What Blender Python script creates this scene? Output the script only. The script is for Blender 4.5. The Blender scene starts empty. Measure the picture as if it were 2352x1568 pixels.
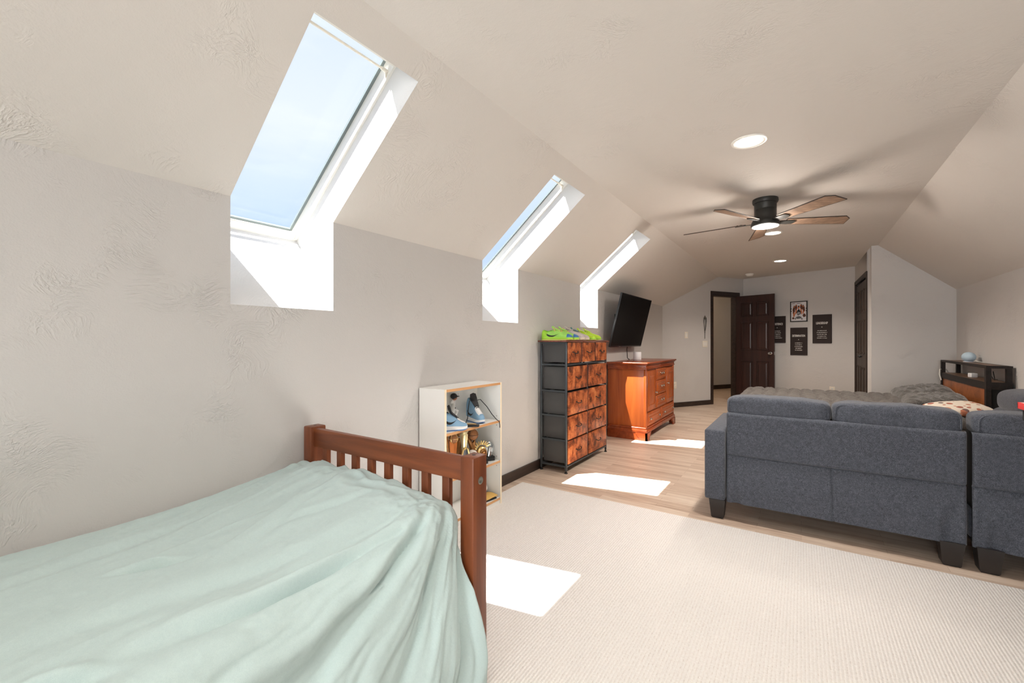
import bpy, bmesh, math, random
import numpy as np
from math import sin, cos, pi, radians, atan2, hypot, sqrt
from mathutils import Vector, Matrix, noise
random.seed(7)
SC = bpy.context.scene
C = SC.collection
H = 1.15

# ------------------------------------------------------------------ materials
def lin(r, g, b):
    f = lambda c: (c/255/12.92) if c/255 <= 0.04045 else ((c/255+0.055)/1.055)**2.4
    return (f(r), f(g), f(b), 1)

class NT:
    def __init__(s, name):
        s.m = bpy.data.materials.new(name); s.m.use_nodes = True
        s.n = s.m.node_tree.nodes; s.l = s.m.node_tree.links
        s.b = s.n['Principled BSDF']; s.out = s.n['Material Output']
        s.tc = s.n.new('ShaderNodeTexCoord')
    def new(s, t, **kw):
        n = s.n.new('ShaderNode'+t)
        for k, v in kw.items():
            if k in n.inputs.keys(): n.inputs[k].default_value = v
            else: setattr(n, k, v)
        return n
    def link(s, a, b): s.l.new(a, b)
    def mapping(s, scale=(1,1,1), rot=(0,0,0), src='Object'):
        m = s.new('Mapping'); m.inputs['Scale'].default_value = scale; m.inputs['Rotation'].default_value = rot
        s.link(s.tc.outputs[src], m.inputs['Vector']); return m.outputs['Vector']
    def noise(s, vec, scale, detail=4, rough=0.5, dist=0):
        n = s.new('TexNoise'); n.inputs['Scale'].default_value = scale; n.inputs['Detail'].default_value = detail
        n.inputs['Roughness'].default_value = rough; n.inputs['Distortion'].default_value = dist
        s.link(vec, n.inputs['Vector']); return n.outputs['Fac']
    def ramp(s, fac, stops):
        r = s.new('ValToRGB'); e = r.color_ramp.elements
        while len(e) < len(stops): e.new(0.5)
        for i, (p, c) in enumerate(stops): e[i].position = p; e[i].color = c
        s.link(fac, r.inputs['Fac']); return r.outputs['Color']
    def math(s, op, a, b=None):
        n = s.new('Math', operation=op)
        for i, v in enumerate((a, b)):
            if v is None: continue
            if isinstance(v, (int, float)): n.inputs[i].default_value = v
            else: s.link(v, n.inputs[i])
        return n.outputs[0]
    def bump(s, height, strength, dist=0.01, prev=None):
        b = s.new('Bump'); b.inputs['Strength'].default_value = strength; b.inputs['Distance'].default_value = dist
        s.link(height, b.inputs['Height'])
        if prev: s.link(prev, b.inputs['Normal'])
        s.link(b.outputs['Normal'], s.b.inputs['Normal']); return b.outputs['Normal']
    def set(s, color=None, rough=None, metal=None, spec=None):
        if color is not None:
            if hasattr(color, 'links'): s.link(color, s.b.inputs['Base Color'])
            else: s.b.inputs['Base Color'].default_value = color
        if rough is not None: s.b.inputs['Roughness'].default_value = rough
        if metal is not None: s.b.inputs['Metallic'].default_value = metal
        if spec is not None: s.b.inputs['Specular IOR Level'].default_value = spec
        return s

def plain(name, col, rough=0.5, metal=0, spec=0.5, var=0.0, vscale=30, bump=0, bscale=200):
    t = NT(name); c = col if len(col) == 4 else (*col, 1)
    v = t.mapping()
    if var:
        lo = tuple(x*(1-var) for x in c[:3])+(1,); hi = tuple(min(1, x*(1+var)) for x in c[:3])+(1,)
        t.set(t.ramp(t.noise(v, vscale, 5, 0.6), [(0.3, lo), (0.7, hi)]), rough, metal, spec)
    else: t.set(c, rough, metal, spec)
    if bump: t.bump(t.noise(v, bscale, 3), bump, 0.002)
    return t.m

def plaster(name, col, strength=0.35):
    t = NT(name); v = t.mapping()
    # trowel strokes: a warped, stretched noise gated by a larger patch mask, on top of a fine orange peel
    warp = t.new('TexNoise'); warp.inputs['Scale'].default_value = 2.2; warp.inputs['Detail'].default_value = 2
    t.link(v, warp.inputs['Vector'])
    mv = t.new('VectorMath', operation='MULTIPLY_ADD'); t.link(warp.outputs['Color'], mv.inputs[0]); mv.inputs[1].default_value = (0.8, 0.8, 0.8); t.link(v, mv.inputs[2])
    w = t.new('Mapping'); w.inputs['Scale'].default_value = (9, 5, 14); w.inputs['Rotation'].default_value = (0.6, 0.5, 0.7); t.link(mv.outputs[0], w.inputs['Vector'])
    ridge = t.noise(w.outputs['Vector'], 3.4, 3, 0.55, 0.15)
    rr = t.math('ABSOLUTE', t.math('SUBTRACT', ridge, 0.5)); rr = t.math('SUBTRACT', 1.0, t.math('MULTIPLY', rr, 9.0)); rr = t.math('MAXIMUM', rr, 0.0)
    mask = t.noise(v, 2.7, 3, 0.6); mask = t.math('MAXIMUM', t.math('MULTIPLY', t.math('SUBTRACT', mask, 0.53), 6.0), 0.0); mask = t.math('MINIMUM', mask, 1.0)
    n1 = t.bump(t.noise(v, 180, 3), strength*0.35, 0.002)
    n2 = t.bump(t.noise(v, 14, 4, 0.55), strength*0.25, 0.01, n1)
    t.bump(t.math('MULTIPLY', rr, mask), strength*0.62, 0.005, n2)
    t.set(col, 0.75, 0, 0.25)
    return t.m

def wood(name, dark, light, axis='y', scale=1.0, rough=0.4, contrast=(0.35, 0.68), spec=0.5, bump=0.05):
    t = NT(name)
    sc = {'x': (1.2, 16, 16), 'y': (16, 1.2, 16), 'z': (16, 16, 1.2)}[axis]
    v = t.mapping(tuple(a*scale for a in sc))
    n = t.noise(v, 2.0, 7, 0.6, 0.6)
    t.set(t.ramp(n, [(contrast[0], dark), (contrast[1], light)]), rough, 0, spec)
    if bump: t.bump(n, bump, 0.004)
    return t.m

def rustic(name, stops, scale=6):
    t = NT(name); v = t.mapping((1, 1, 0.8))
    n = t.noise(v, scale, 9, 0.66, 0.5); n2 = t.noise(t.mapping((3, 3, 16)), 5, 5, 0.6, 0.3)
    f = t.math('ADD', t.math('MULTIPLY', n, 0.84), t.math('MULTIPLY', n2, 0.16))
    t.set(t.ramp(f, stops), 0.42, 0, 0.4)
    return t.m

def emit(name, col, strength):
    t = NT(name); t.set(col, 0.4)
    t.b.inputs['Emission Color'].default_value = col; t.b.inputs['Emission Strength'].default_value = strength
    return t.m

M = {}
M['wall'] = plaster('wall_paint', lin(203, 201, 199), 0.95)
M['ceil'] = plaster('ceiling_paint', lin(214, 210, 205), 0.7)
M['white_plaster'] = plaster('white_plaster', lin(222, 222, 221), 0.4)
M['white'] = plain('white_gloss', lin(238, 237, 232), 0.35)
M['plate'] = plain('switch_plate', lin(235, 228, 215), 0.35)
M['gasket'] = plain('gasket_grey', lin(120, 130, 132), 0.4)
M['dark_trim'] = wood('dark_trim', lin(38, 28, 24), lin(62, 47, 40), 'y', 1.0, 0.4)
M['door'] = wood('door_dark', lin(40, 22, 19), lin(58, 33, 28), 'z', 0.6, 0.35, spec=0.5)
M['door2'] = wood('closet_dark', lin(44, 33, 26), lin(64, 49, 38), 'z', 0.6, 0.5, spec=0.3)
M['steel'] = plain('steel', lin(190, 190, 190), 0.25, 1)
M['bolt'] = plain('bolt_metal', lin(150, 150, 140), 0.4, 1)
M['black'] = plain('black_plastic', lin(20, 20, 21), 0.35)
M['black_soft'] = plain('black_soft', lin(28, 28, 30), 0.7)
M['white_plastic'] = plain('white_plastic', lin(235, 236, 238), 0.35)
M['bedwood'] = wood('bed_wood', lin(100, 50, 25), lin(136, 74, 39), 'x', 0.8, 0.38, (0.3, 0.72))
M['bedwood_z'] = wood('bed_wood_upright', lin(96, 48, 24), lin(132, 71, 38), 'z', 0.8, 0.38, (0.3, 0.72))
M['shelf_white'] = plain('bookcase_white', lin(233, 233, 230), 0.45)
M['edge'] = wood('edge_wood', lin(196, 142, 92), lin(216, 166, 116), 'y', 1, 0.5)
M['cream'] = plain('cream_edge', lin(240, 226, 200), 0.5)
M['charcoal'] = plain('charcoal_fabric', lin(78, 78, 78), 0.9, var=0.12, vscale=400, bump=0.15, bscale=900)
M['towerframe'] = plain('tower_metal', lin(74, 80, 85), 0.4, 0.6)
M['rust'] = rustic('rustic_print', [(0.35, lin(52, 25, 15)), (0.44, lin(112, 54, 28)), (0.52, lin(164, 86, 46)), (0.66, lin(204, 128, 76))], 13)
M['towertop'] = wood('tower_top', lin(84, 44, 34), lin(140, 84, 68), 'y', 1.2, 0.4)
M['cherry'] = wood('cherry', lin(140, 62, 22), lin(182, 94, 40), 'z', 0.5, 0.28, (0.3, 0.75), 0.6, 0.02)
M['cherry_y'] = wood('cherry_long', lin(118, 48, 20), lin(156, 72, 32), 'y', 0.5, 0.25, (0.3, 0.75), 0.6, 0.02)
M['pewter'] = plain('pewter', lin(160, 150, 140), 0.3, 1)
M['leg'] = plain('sofa_leg', lin(40, 36, 35), 0.45)
M['blackcloth'] = plain('under_cloth', lin(22, 22, 22), 0.9)
M['fan_metal'] = plain('fan_metal', lin(50, 50, 48), 0.45, 0.3)
M['fan_wood'] = wood('fan_wood', lin(96, 75, 62), lin(178, 148, 124), 'x', 2.2, 0.5, (0.3, 0.72))
M['fan_edge'] = plain('fan_edge', lin(45, 34, 28), 0.5)
M['lamp'] = emit('downlight_lens', (1, 0.95, 0.88, 1), 14)
M['fanlamp'] = emit('fan_lens', (1, 0.94, 0.9, 1), 1.1)
M['hb_black'] = wood('headboard_black', lin(30, 25, 23), lin(42, 35, 32), 'y', 0.8, 0.6, spec=0.25)
M['hb_shelf'] = wood('headboard_shelf', lin(84, 64, 50), lin(120, 92, 72), 'y', 0.8, 0.45)
M['hb_rust'] = rustic('headboard_rust', [(0.30, lin(78, 40, 20)), (0.48, lin(138, 78, 38)), (0.66, lin(168, 100, 54))], 6)
M['gold'] = plain('gold', lin(232, 204, 140), 0.32, 1, var=0.2, vscale=60)
M['gold_bright'] = plain('gold_bright', lin(238, 226, 182), 0.3, 1)
M['bronze'] = plain('bronze', lin(178, 130, 84), 0.38, 1, var=0.25, vscale=60)
M['copper'] = plain('copper_plastic', lin(190, 112, 58), 0.3, 0.6)
M['silver'] = plain('silver', lin(205, 212, 216), 0.18, 1)
M['ball_brown'] = plain('ball_brown', lin(150, 98, 58), 0.45, var=0.15, vscale=120)
M['seam'] = plain('ball_seam', lin(70, 42, 26), 0.5)
M['leather_white'] = plain('leather_white', lin(226, 216, 206), 0.55)
M['red_stitch'] = plain('red_stitch', lin(190, 60, 50), 0.6)
M['sh_blue'] = plain('shoe_blue', lin(128, 166, 196), 0.55)
M['sh_white'] = plain('shoe_white', lin(232, 232, 232), 0.5)
M['sh_black'] = plain('shoe_black', lin(26, 26, 30), 0.6)
M['sh_sole_blue'] = plain('shoe_outsole', lin(84, 124, 178), 0.5)
M['lime'] = plain('shoe_lime', lin(150, 208, 92), 0.6, var=0.12, vscale=25)
M['lime_sole'] = plain('shoe_lime_sole', lin(160, 214, 60), 0.5)
M['yellow'] = plain('shoe_volt', lin(178, 216, 40), 0.55, var=0.08, vscale=25)
M['yellow_pale'] = plain('shoe_pale', lin(226, 226, 130), 0.5)
M['toe_blue'] = plain('shoe_toe_blue', lin(52, 104, 158), 0.5)
M['sh_grey'] = plain('shoe_grey', lin(186, 176, 172), 0.7, var=0.1, vscale=80)
M['sh_grey_sole'] = plain('shoe_grey_sole', lin(206, 196, 176), 0.6)
M['teal'] = plain('shoe_teal', lin(54, 110, 106), 0.6)
M['lace_cream'] = plain('lace_cream', lin(232, 226, 170), 0.7)
M['lace_orange'] = plain('lace_orange', lin(226, 184, 120), 0.7)
M['envelope'] = plain('envelope', lin(216, 174, 96), 0.6)
M['skin_figure'] = plain('figure_skin', lin(176, 120, 92), 0.5)
M['blueegg'] = plain('speaker_blue', lin(184, 206, 222), 0.8, bump=0.2, bscale=600)
M['red'] = plain('red_rim', lin(226, 66, 66), 0.4)
M['ink'] = plain('poster_ink_white', lin(225, 222, 218), 0.6)
M['canvas'] = plain('poster_black', lin(42, 31, 29), 0.7)
M['paper'] = plain('poster_paper', lin(222, 220, 222), 0.6)
M['orange'] = plain('poster_orange', lin(190, 104, 58), 0.6)
M['brown'] = plain('poster_brown', lin(92, 54, 40), 0.6)
M['pgrey'] = plain('poster_grey', lin(96, 96, 98), 0.6)
M['cord'] = plain('cord_white', lin(225, 222, 215), 0.5)

def mat_glass():
    t = NT('skylight_glass'); t.n.remove(t.b)
    tr = t.new('BsdfTransparent'); tr.inputs['Color'].default_value = (0.97, 0.985, 0.985, 1)
    gl = t.new('BsdfGlossy'); gl.inputs['Roughness'].default_value = 0.02
    fr = t.new('Value'); fr.outputs[0].default_value = 0.012
    mx = t.new('MixShader'); t.link(fr.outputs[0], mx.inputs[0]); t.link(tr.outputs[0], mx.inputs[1]); t.link(gl.outputs[0], mx.inputs[2])
    t.link(mx.outputs[0], t.out.inputs['Surface']); return t.m
M['glass'] = mat_glass()

def mat_screen():
    t = NT('tv_screen'); t.set(lin(9, 8, 8), 0.22, 0, 0.12); return t.m
M['screen'] = mat_screen()

def mat_floor():
    t = NT('floor_planks'); v = t.mapping()
    br = t.new('TexBrick'); br.offset = 0.37; br.inputs['Scale'].default_value = 1
    br.inputs['Brick Width'].default_value = 0.62; br.inputs['Row Height'].default_value = 0.064
    br.inputs['Mortar Size'].default_value = 0.0008; br.inputs['Mortar Smooth'].default_value = 0.3
    br.inputs['Color1'].default_value = (0.1, 0.1, 0.1, 1); br.inputs['Color2'].default_value = (0.9, 0.9, 0.9, 1); br.inputs['Mortar'].default_value = (0, 0, 0, 1)
    t.link(v, br.inputs['Vector'])
    g = t.noise(t.mapping((1.6, 22, 1)), 2.2, 7, 0.62, 0.5)
    bw = t.new('RGBToBW'); t.link(br.outputs['Color'], bw.inputs[0])
    f = t.math('ADD', t.math('MULTIPLY', g, 0.72), t.math('MULTIPLY', bw.outputs[0], 0.28))
    col = t.ramp(f, [(0.22, lin(158, 132, 113)), (0.42, lin(198, 176, 157)), (0.58, lin(214, 196, 178)), (0.8, lin(228, 214, 199))])
    mx = t.new('MixRGB'); mx.blend_type = 'MULTIPLY'; mx.inputs[0].default_value = 0.35; t.link(br.outputs['Fac'], mx.inputs[0])
    t.link(col, mx.inputs[1]); mx.inputs[2].default_value = (0.7, 0.64, 0.6, 1)
    t.set(mx.outputs[0], 0.36, 0, 0.4); t.bump(g, 0.06, 0.003); return t.m
M['floor'] = mat_floor()

def mat_rug():
    t = NT('rug_loop'); v = t.mapping()
    # woven ribs running along the room, broken into loops
    wv = t.new('TexWave', wave_type='BANDS', bands_direction='X'); wv.inputs['Scale'].default_value = 26; wv.inputs['Distortion'].default_value = 0.9
    wv.inputs['Detail'].default_value = 2; wv.inputs['Detail Scale'].default_value = 6
    t.link(v, wv.inputs['Vector'])
    lp = t.noise(t.mapping((160, 75, 1)), 1.0, 2, 0.5)
    sp = t.noise(v, 150, 3, 0.7)
    gap = t.math('MULTIPLY', t.math('SUBTRACT', 1.0, wv.outputs['Fac']), lp)
    col = t.ramp(gap, [(0.30, lin(236, 234, 231)), (0.58, lin(227, 223, 219)), (0.80, lin(190, 182, 175))])
    mx = t.new('MixRGB'); mx.blend_type = 'MULTIPLY'; mx.inputs[0].default_value = 0.6; t.link(col, mx.inputs[1])
    t.link(t.ramp(sp, [(0.35, (0.86, 0.84, 0.82, 1)), (0.6, (1, 1, 1, 1))]), mx.inputs[2])
    t.set(mx.outputs[0], 0.95, 0, 0.1)
    h = t.math('ADD', wv.outputs['Fac'], t.math('MULTIPLY', lp, 0.7))
    t.bump(h, 0.36, 0.005); return t.m
M['rug'] = mat_rug()

def mat_fabric(name, a, b, c, scale=700, rough=0.9, bump=0.25, sheen=0.2):
    t = NT(name); v = t.mapping()
    n = t.noise(v, scale, 2, 0.6); n2 = t.noise(t.mapping((1, 1, 1)), scale*0.18, 3, 0.7)
    f = t.math('ADD', t.math('MULTIPLY', n, 0.72), t.math('MULTIPLY', n2, 0.28))
    t.set(t.ramp(f, [(0.36, a), (0.5, b), (0.64, c)]), rough, 0, 0.2)
    t.b.inputs['Sheen Weight'].default_value = sheen
    t.bump(n, bump, 0.001); return t.m
M['sofa'] = mat_fabric('sofa_fabric', lin(50, 52, 58), lin(73, 77, 86), lin(102, 106, 117), 420)
M['quilt'] = mat_fabric('quilt_fabric', lin(74, 70, 68), lin(98, 94, 91), lin(120, 116, 112), 500)
M['fur'] = mat_fabric('fur_fabric', lin(50, 48, 47), lin(80, 78, 76), lin(120, 118, 115), 220, sheen=0.4)
M['comforter'] = mat_fabric('comforter_cloth', lin(174, 194, 194), lin(181, 200, 199), lin(187, 206, 204), 900, 0.85, 0.08, 0.15)

def mat_dots():
    t = NT('polka_dots'); v = t.mapping()
    vo = t.new('TexVoronoi'); vo.inputs['Scale'].default_value = 18; vo.inputs['Randomness'].default_value = 0.75
    fl = t.new('Mapping'); fl.inputs['Scale'].default_value = (1, 1, 0.0); t.link(v, fl.inputs['Vector']); t.link(fl.outputs[0], vo.inputs['Vector'])
    bw = t.new('SeparateColor'); t.link(vo.outputs['Color'], bw.inputs[0])
    rad = t.math('ADD', t.math('MULTIPLY', bw.outputs[1], 0.20), 0.30)
    inside = t.math('LESS_THAN', vo.outputs['Distance'], rad)
    r = t.ramp(bw.outputs[0], [(0.0, lin(196, 128, 100)), (0.4, lin(172, 104, 88)), (0.62, lin(108, 98, 98)), (0.8, lin(204, 146, 118))]); 
    mx = t.new('MixRGB'); t.link(inside, mx.inputs[0]); mx.inputs[1].default_value = lin(232, 222, 208); t.link(r, mx.inputs[2])
    t.set(mx.outputs[0], 0.85, 0, 0.2); return t.m
M['dots'] = mat_dots()

# ------------------------------------------------------------------ geometry
class G:
    def __init__(s): s.v = []; s.f = []
    def add(s, vs, fs, T=None):
        o = len(s.v)
        s.v += [tuple(T @ Vector(p)) if T is not None else tuple(p) for p in vs]
        s.f += [tuple(i+o for i in f) for f in fs]; return s
    def box(s, x0, x1, y0, y1, z0, z1, T=None):
        x0, x1 = min(x0, x1), max(x0, x1); y0, y1 = min(y0, y1), max(y0, y1); z0, z1 = min(z0, z1), max(z0, z1)
        v = [(x, y, z) for x in (x0, x1) for y in (y0, y1) for z in (z0, z1)]
        return s.add(v, [(0,1,3,2), (4,6,7,5), (0,4,5,1), (2,3,7,6), (0,2,6,4), (1,5,7,3)], T)
    def rbox(s, x0, x1, y0, y1, z0, z1, r=0.005, seg=2, T=None):
        bm = bmesh.new(); bmesh.ops.create_cube(bm, size=1)
        for v in bm.verts: v.co = Vector(((x0+x1)/2+v.co.x*abs(x1-x0), (y0+y1)/2+v.co.y*abs(y1-y0), (z0+z1)/2+v.co.z*abs(z1-z0)))
        bmesh.ops.bevel(bm, geom=list(bm.edges), offset=r, segments=seg, affect='EDGES', profile=0.5)
        bm.verts.index_update()
        s.add([v.co.copy() for v in bm.verts], [tuple(v.index for v in f.verts) for f in bm.faces], T); bm.free(); return s
    def puff(s, x0, x1, y0, y1, z0, z1, e=5, n=14, T=None, fn=None):
        vs = []; idx = {}; fs = []
        def vid(p):
            k = tuple(round(c, 5) for c in p)
            if k not in idx: idx[k] = len(vs); vs.append(p)
            return idx[k]
        for ax in range(3):
            for sg in (-1, 1):
                for i in range(n):
                    for j in range(n):
                        q = []
                        for a, b in ((i, j), (i+1, j), (i+1, j+1), (i, j+1)):
                            p = [0, 0, 0]; p[ax] = sg; p[(ax+1) % 3] = 2*a/n-1; p[(ax+2) % 3] = 2*b/n-1
                            q.append(vid(tuple(p)))
                        fs.append(tuple(q if sg > 0 else q[::-1]))
        out = []
        for p in vs:
            d = sum(abs(c)**e for c in p)**(1/e); q = [c/d for c in p]
            P = Vector(((x0+x1)/2+q[0]*(x1-x0)/2, (y0+y1)/2+q[1]*(y1-y0)/2, (z0+z1)/2+q[2]*(z1-z0)/2))
            if fn: P = fn(P, q)
            out.append(P)
        return s.add(out, fs, T)
    def loft(s, rings, cap=True, closed=True, T=None):
        n = len(rings[0]); v = [p for r in rings for p in r]; f = []
        for a in range(len(rings)-1):
            for i in range(n if closed else n-1):
                j = (i+1) % n; f.append((a*n+i, a*n+j, (a+1)*n+j, (a+1)*n+i))
        if cap: f.append(tuple(range(n))[::-1]); f.append(tuple((len(rings)-1)*n+i for i in range(n)))
        return s.add(v, f, T)
    def cyl(s, p0, p1, r0, r1=None, n=20, T=None):
        return s.tube([p0, p1], [r0, r0 if r1 is None else r1], n, T=T)
    def tube(s, pts, r, n=8, closed=False, T=None):
        pts = [Vector(p) for p in pts]; m = len(pts); rs = r if isinstance(r, (list, tuple)) else [r]*m
        rings = []; ref = None
        for i in range(m):
            a = pts[i-1] if (i > 0 or closed) else pts[i]; b = pts[(i+1) % m] if (i < m-1 or closed) else pts[i]
            d = (b-a).normalized() if (b-a).length > 1e-9 else Vector((0,0,1))
            if ref is None:
                ref = d.cross(Vector((0,0,1)))
                if ref.length < 1e-3: ref = d.cross(Vector((1,0,0)))
            ref = (ref - d*ref.dot(d)).normalized(); q = d.cross(ref)
            rings.append([pts[i]+(ref*cos(2*pi*k/n)+q*sin(2*pi*k/n))*rs[i] for k in range(n)])
        if closed: rings.append(rings[0])
        return s.loft(rings, cap=not closed, T=T)
    def lathe(s, prof, c=(0,0,0), n=28, T=None, cap=True):
        rings = [[(c[0]+r*cos(2*pi*k/n), c[1]+r*sin(2*pi*k/n), c[2]+z) for k in range(n)] for r, z in prof]
        return s.loft(rings, cap=cap, T=T)
    def ball(s, c, r, nu=24, nv=14, T=None):
        if isinstance(r, (int, float)): r = (r, r, r)
        rings = []
        for j in range(nv+1):
            a = -pi/2+pi*j/nv; a = max(-pi/2+1e-3, min(pi/2-1e-3, a))
            rings.append([(c[0]+r[0]*cos(a)*cos(2*pi*k/nu), c[1]+r[1]*cos(a)*sin(2*pi*k/nu), c[2]+r[2]*sin(a)) for k in range(nu)])
        return s.loft(rings, T=T)
    def poly(s, pts): return s.add(pts, [tuple(range(len(pts)))])
    def extrude(s, pts, d, T=None):
        n = len(pts); d = Vector(d); a = [Vector(p) for p in pts]; b = [p+d for p in a]
        return s.add(a+b, [tuple(range(n))[::-1], tuple(range(n, 2*n))]+[(i, (i+1) % n, (i+1) % n+n, i+n) for i in range(n)], T)
    def grid(s, fn, nu, nv, T=None):
        v = [fn(i/(nu-1), j/(nv-1)) for j in range(nv) for i in range(nu)]
        return s.add(v, [(j*nu+i, j*nu+i+1, (j+1)*nu+i+1, (j+1)*nu+i) for j in range(nv-1) for i in range(nu-1)], T)

def root_of(o):
    while o.parent: o = o.parent
    return o

def ob(name, g, mat, parent=None, label=None, cat=None, group=None, kind=None, world=False, angle=38, smooth=True, fix=True):
    """link g as ONE mesh object; world=True: g is in world coordinates, parent sits unrotated"""
    me = bpy.data.meshes.new(name); off = Vector((0,0,0))
    if world and parent: off = root_of(parent).location.copy()
    me.from_pydata([tuple(Vector(p)-off) for p in g.v], [], g.f)
    if fix:
        bm = bmesh.new(); bm.from_mesh(me); bmesh.ops.remove_doubles(bm, verts=bm.verts, dist=1e-6)
        bmesh.ops.recalc_face_normals(bm, faces=bm.faces); bm.to_mesh(me); bm.free()
    me.materials.append(M[mat] if isinstance(mat, str) else mat)
    if smooth:
        me.shade_smooth(); me.set_sharp_from_angle(angle=radians(angle))
    o = bpy.data.objects.new(name, me); C.objects.link(o)
    if parent: o.parent = parent
    if label: o['label'] = label
    if cat: o['category'] = cat
    if group: o['group'] = group
    if kind: o['kind'] = kind
    return o

def thing(name, label, cat, loc=(0,0,0), rz=0, group=None, kind=None):
    o = bpy.data.objects.new(name, None); C.objects.link(o); o.empty_display_size = 0.1
    o.location = loc; o.rotation_euler = (0, 0, rz); o['label'] = label; o['category'] = cat
    if group: o['group'] = group
    if kind: o['kind'] = kind
    return o

def dup(root, loc, rz=None, label=None):
    r = root.copy(); C.objects.link(r); r.location = loc
    if rz is not None: r.rotation_euler = (0, 0, rz)
    if label: r['label'] = label
    def rec(a, b):
        for ch in list(a.children):
            c = ch.copy(); C.objects.link(c); c.parent = b; rec(ch, c)
    rec(root, r); return r

def struct(name, g, mat, parent=None, label=None, **kw):
    return ob(name, g, mat, parent, kind=None if parent else 'structure', label=label, **kw)

def lettering(txt, size, T, sx=1.0):
    """text turned into a flat mesh, placed by matrix T"""
    cu = bpy.data.curves.new('lettering', 'FONT'); cu.body = txt; cu.size = size; cu.align_x = 'CENTER'; cu.align_y = 'CENTER'; cu.extrude = 0.0004; cu.offset = 0.0012
    o = bpy.data.objects.new('lettering', cu); C.objects.link(o)
    bpy.context.view_layer.update()
    me = bpy.data.meshes.new_from_object(o.evaluated_get(bpy.context.evaluated_depsgraph_get()))
    g = G(); S = T @ Matrix.Diagonal((sx, 1, 1, 1))
    g.add([v.co.copy() for v in me.vertices], [tuple(p.vertices) for p in me.polygons], S)
    bpy.data.objects.remove(o); bpy.data.curves.remove(cu); bpy.data.meshes.remove(me)
    return g

# ------------------------------------------------------------------ room shell
XL, XR, XT, XTR, ZC, ZT, ZCR = -1.982, 1.49, -1.278, 0.794, 1.757, 2.347, 1.75
YB = -5.6
A0 = Vector((-1.982, 7.6)); A1 = Vector((-0.927, 9.36)); B1 = Vector((0.712, 8.76))
dA = (A1-A0).normalized(); dB = (B1-A1).normalized(); LA = (A1-A0).length; LB = (B1-A1).length
rzA = atan2(dA.y, dA.x); rzB = atan2(dB.y, dB.x)
def pA(t, z=0, out=0): p = A0+dA*t; return (p.x+dA.y*out, p.y-dA.x*out, z)
def pB(t, z=0, out=0): p = A1+dB*t; return (p.x+dB.y*out, p.y-dB.x*out, z)
tv = Vector((XT-XL, 0, ZT-ZC)); SLEN = tv.length; tv.normalize(); nv = Vector((-tv.z, 0, tv.x))
def S(t, n, y): p = Vector((XL, y, ZC))+tv*t+nv*n; return (p.x, y, p.z)
SKY = [(-4.30, -3.81), (-2.60, -2.11), (0.844, 1.321), (2.56, 3.049), (4.278, 4.765)]  # the pair behind the camera is added for extra bounced sunlight
TO, ZS = 0.797, 1.306
tf0, tf1, nf = -0.293, 0.765, 0.180

g = G(); g.poly([(-3.6, YB, 0), (1.6, YB, 0), (1.6, 13.3, 0), (-3.6, 13.3, 0)]); struct('floor', g, 'floor')
g = G(); y = YB
for a, b in SKY+[(7.6, 7.6)]:
    g.poly([(XL, y, 0), (XL, a, 0), (XL, a, ZC), (XL, y, ZC)])
    if b > a: g.poly([(XL, a, 0), (XL, b, 0), (XL, b, ZS), (XL, a, ZS)])
    y = b
struct('wall_left', g, 'wall', smooth=False)
g = G(); y = YB
yend = A0.y+(XT-XL)/dA.x*dA.y
for a, b in SKY:
    g.poly([S(0, 0, y), S(0, 0, a), S(SLEN, 0, a), S(SLEN, 0, y)])
    g.poly([S(TO, 0, a), S(TO, 0, b), S(SLEN, 0, b), S(SLEN, 0, a)]); y = b
g.poly([S(0, 0, y), S(0, 0, 7.6), S(SLEN, 0, yend), S(SLEN, 0, y)])
g.poly([(XT, YB, ZT), (XTR, YB, ZT), (XTR, 7.0, ZT), (0.73, 7.0, ZT), (B1.x, B1.y, ZT), (A1.x, A1.y, ZT), (XT, yend, ZT)])
g.poly([(XTR, YB, ZT), (XR, YB, ZCR), (XR, 7.0, ZCR), (XTR, 7.0, ZT)])
struct('ceiling', g, 'ceil', smooth=False)
g = G(); g.poly([(XR, YB, 0), (XR, 7.0, 0), (XR, 7.0, ZCR), (XR, YB, ZCR)]); struct('wall_right', g, 'wall')
g = G(); g.poly([(0.73, 7.0, 0), (XR, 7.0, 0), (XR, 7.0, ZCR), (XTR, 7.0, ZT), (0.73, 7.0, ZT)]); struct('wall_far', g, 'wall')
# closet side wall with the bifold opening
cy0, cy1, cz = 7.40, 8.60, 2.02
def pC(y, z=0): return (0.73+(B1.x-0.73)*(y-7.0)/(B1.y-7.0), y, z)
g = G(); g.poly([pC(7.0), pC(cy0), pC(cy0, ZT), pC(7.0, ZT)]); g.poly([pC(cy1), pC(B1.y), pC(B1.y, ZT), pC(cy1, ZT)])
g.poly([pC(cy0, cz), pC(cy1, cz), pC(cy1, ZT), pC(cy0, ZT)]); struct('wall_closet', g, 'wall')
g = G(); g.poly([(1.2, 7.2, 0), (1.2, 8.8, 0), (1.2, 8.8, ZT), (1.2, 7.2, ZT)]); g.poly([pC(7.2), (1.2, 7.2, 0), (1.2, 7.2, ZT), pC(7.2, ZT)]); g.poly([pC(8.74), (1.2, 8.8, 0), (1.2, 8.8, ZT), pC(8.74, ZT)]); g.poly([pC(7.2, ZT), pC(8.74, ZT), (1.2, 8.8, ZT), (1.2, 7.2, ZT)])
struct('wall_closet_back', g, 'wall', smooth=False)
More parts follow.
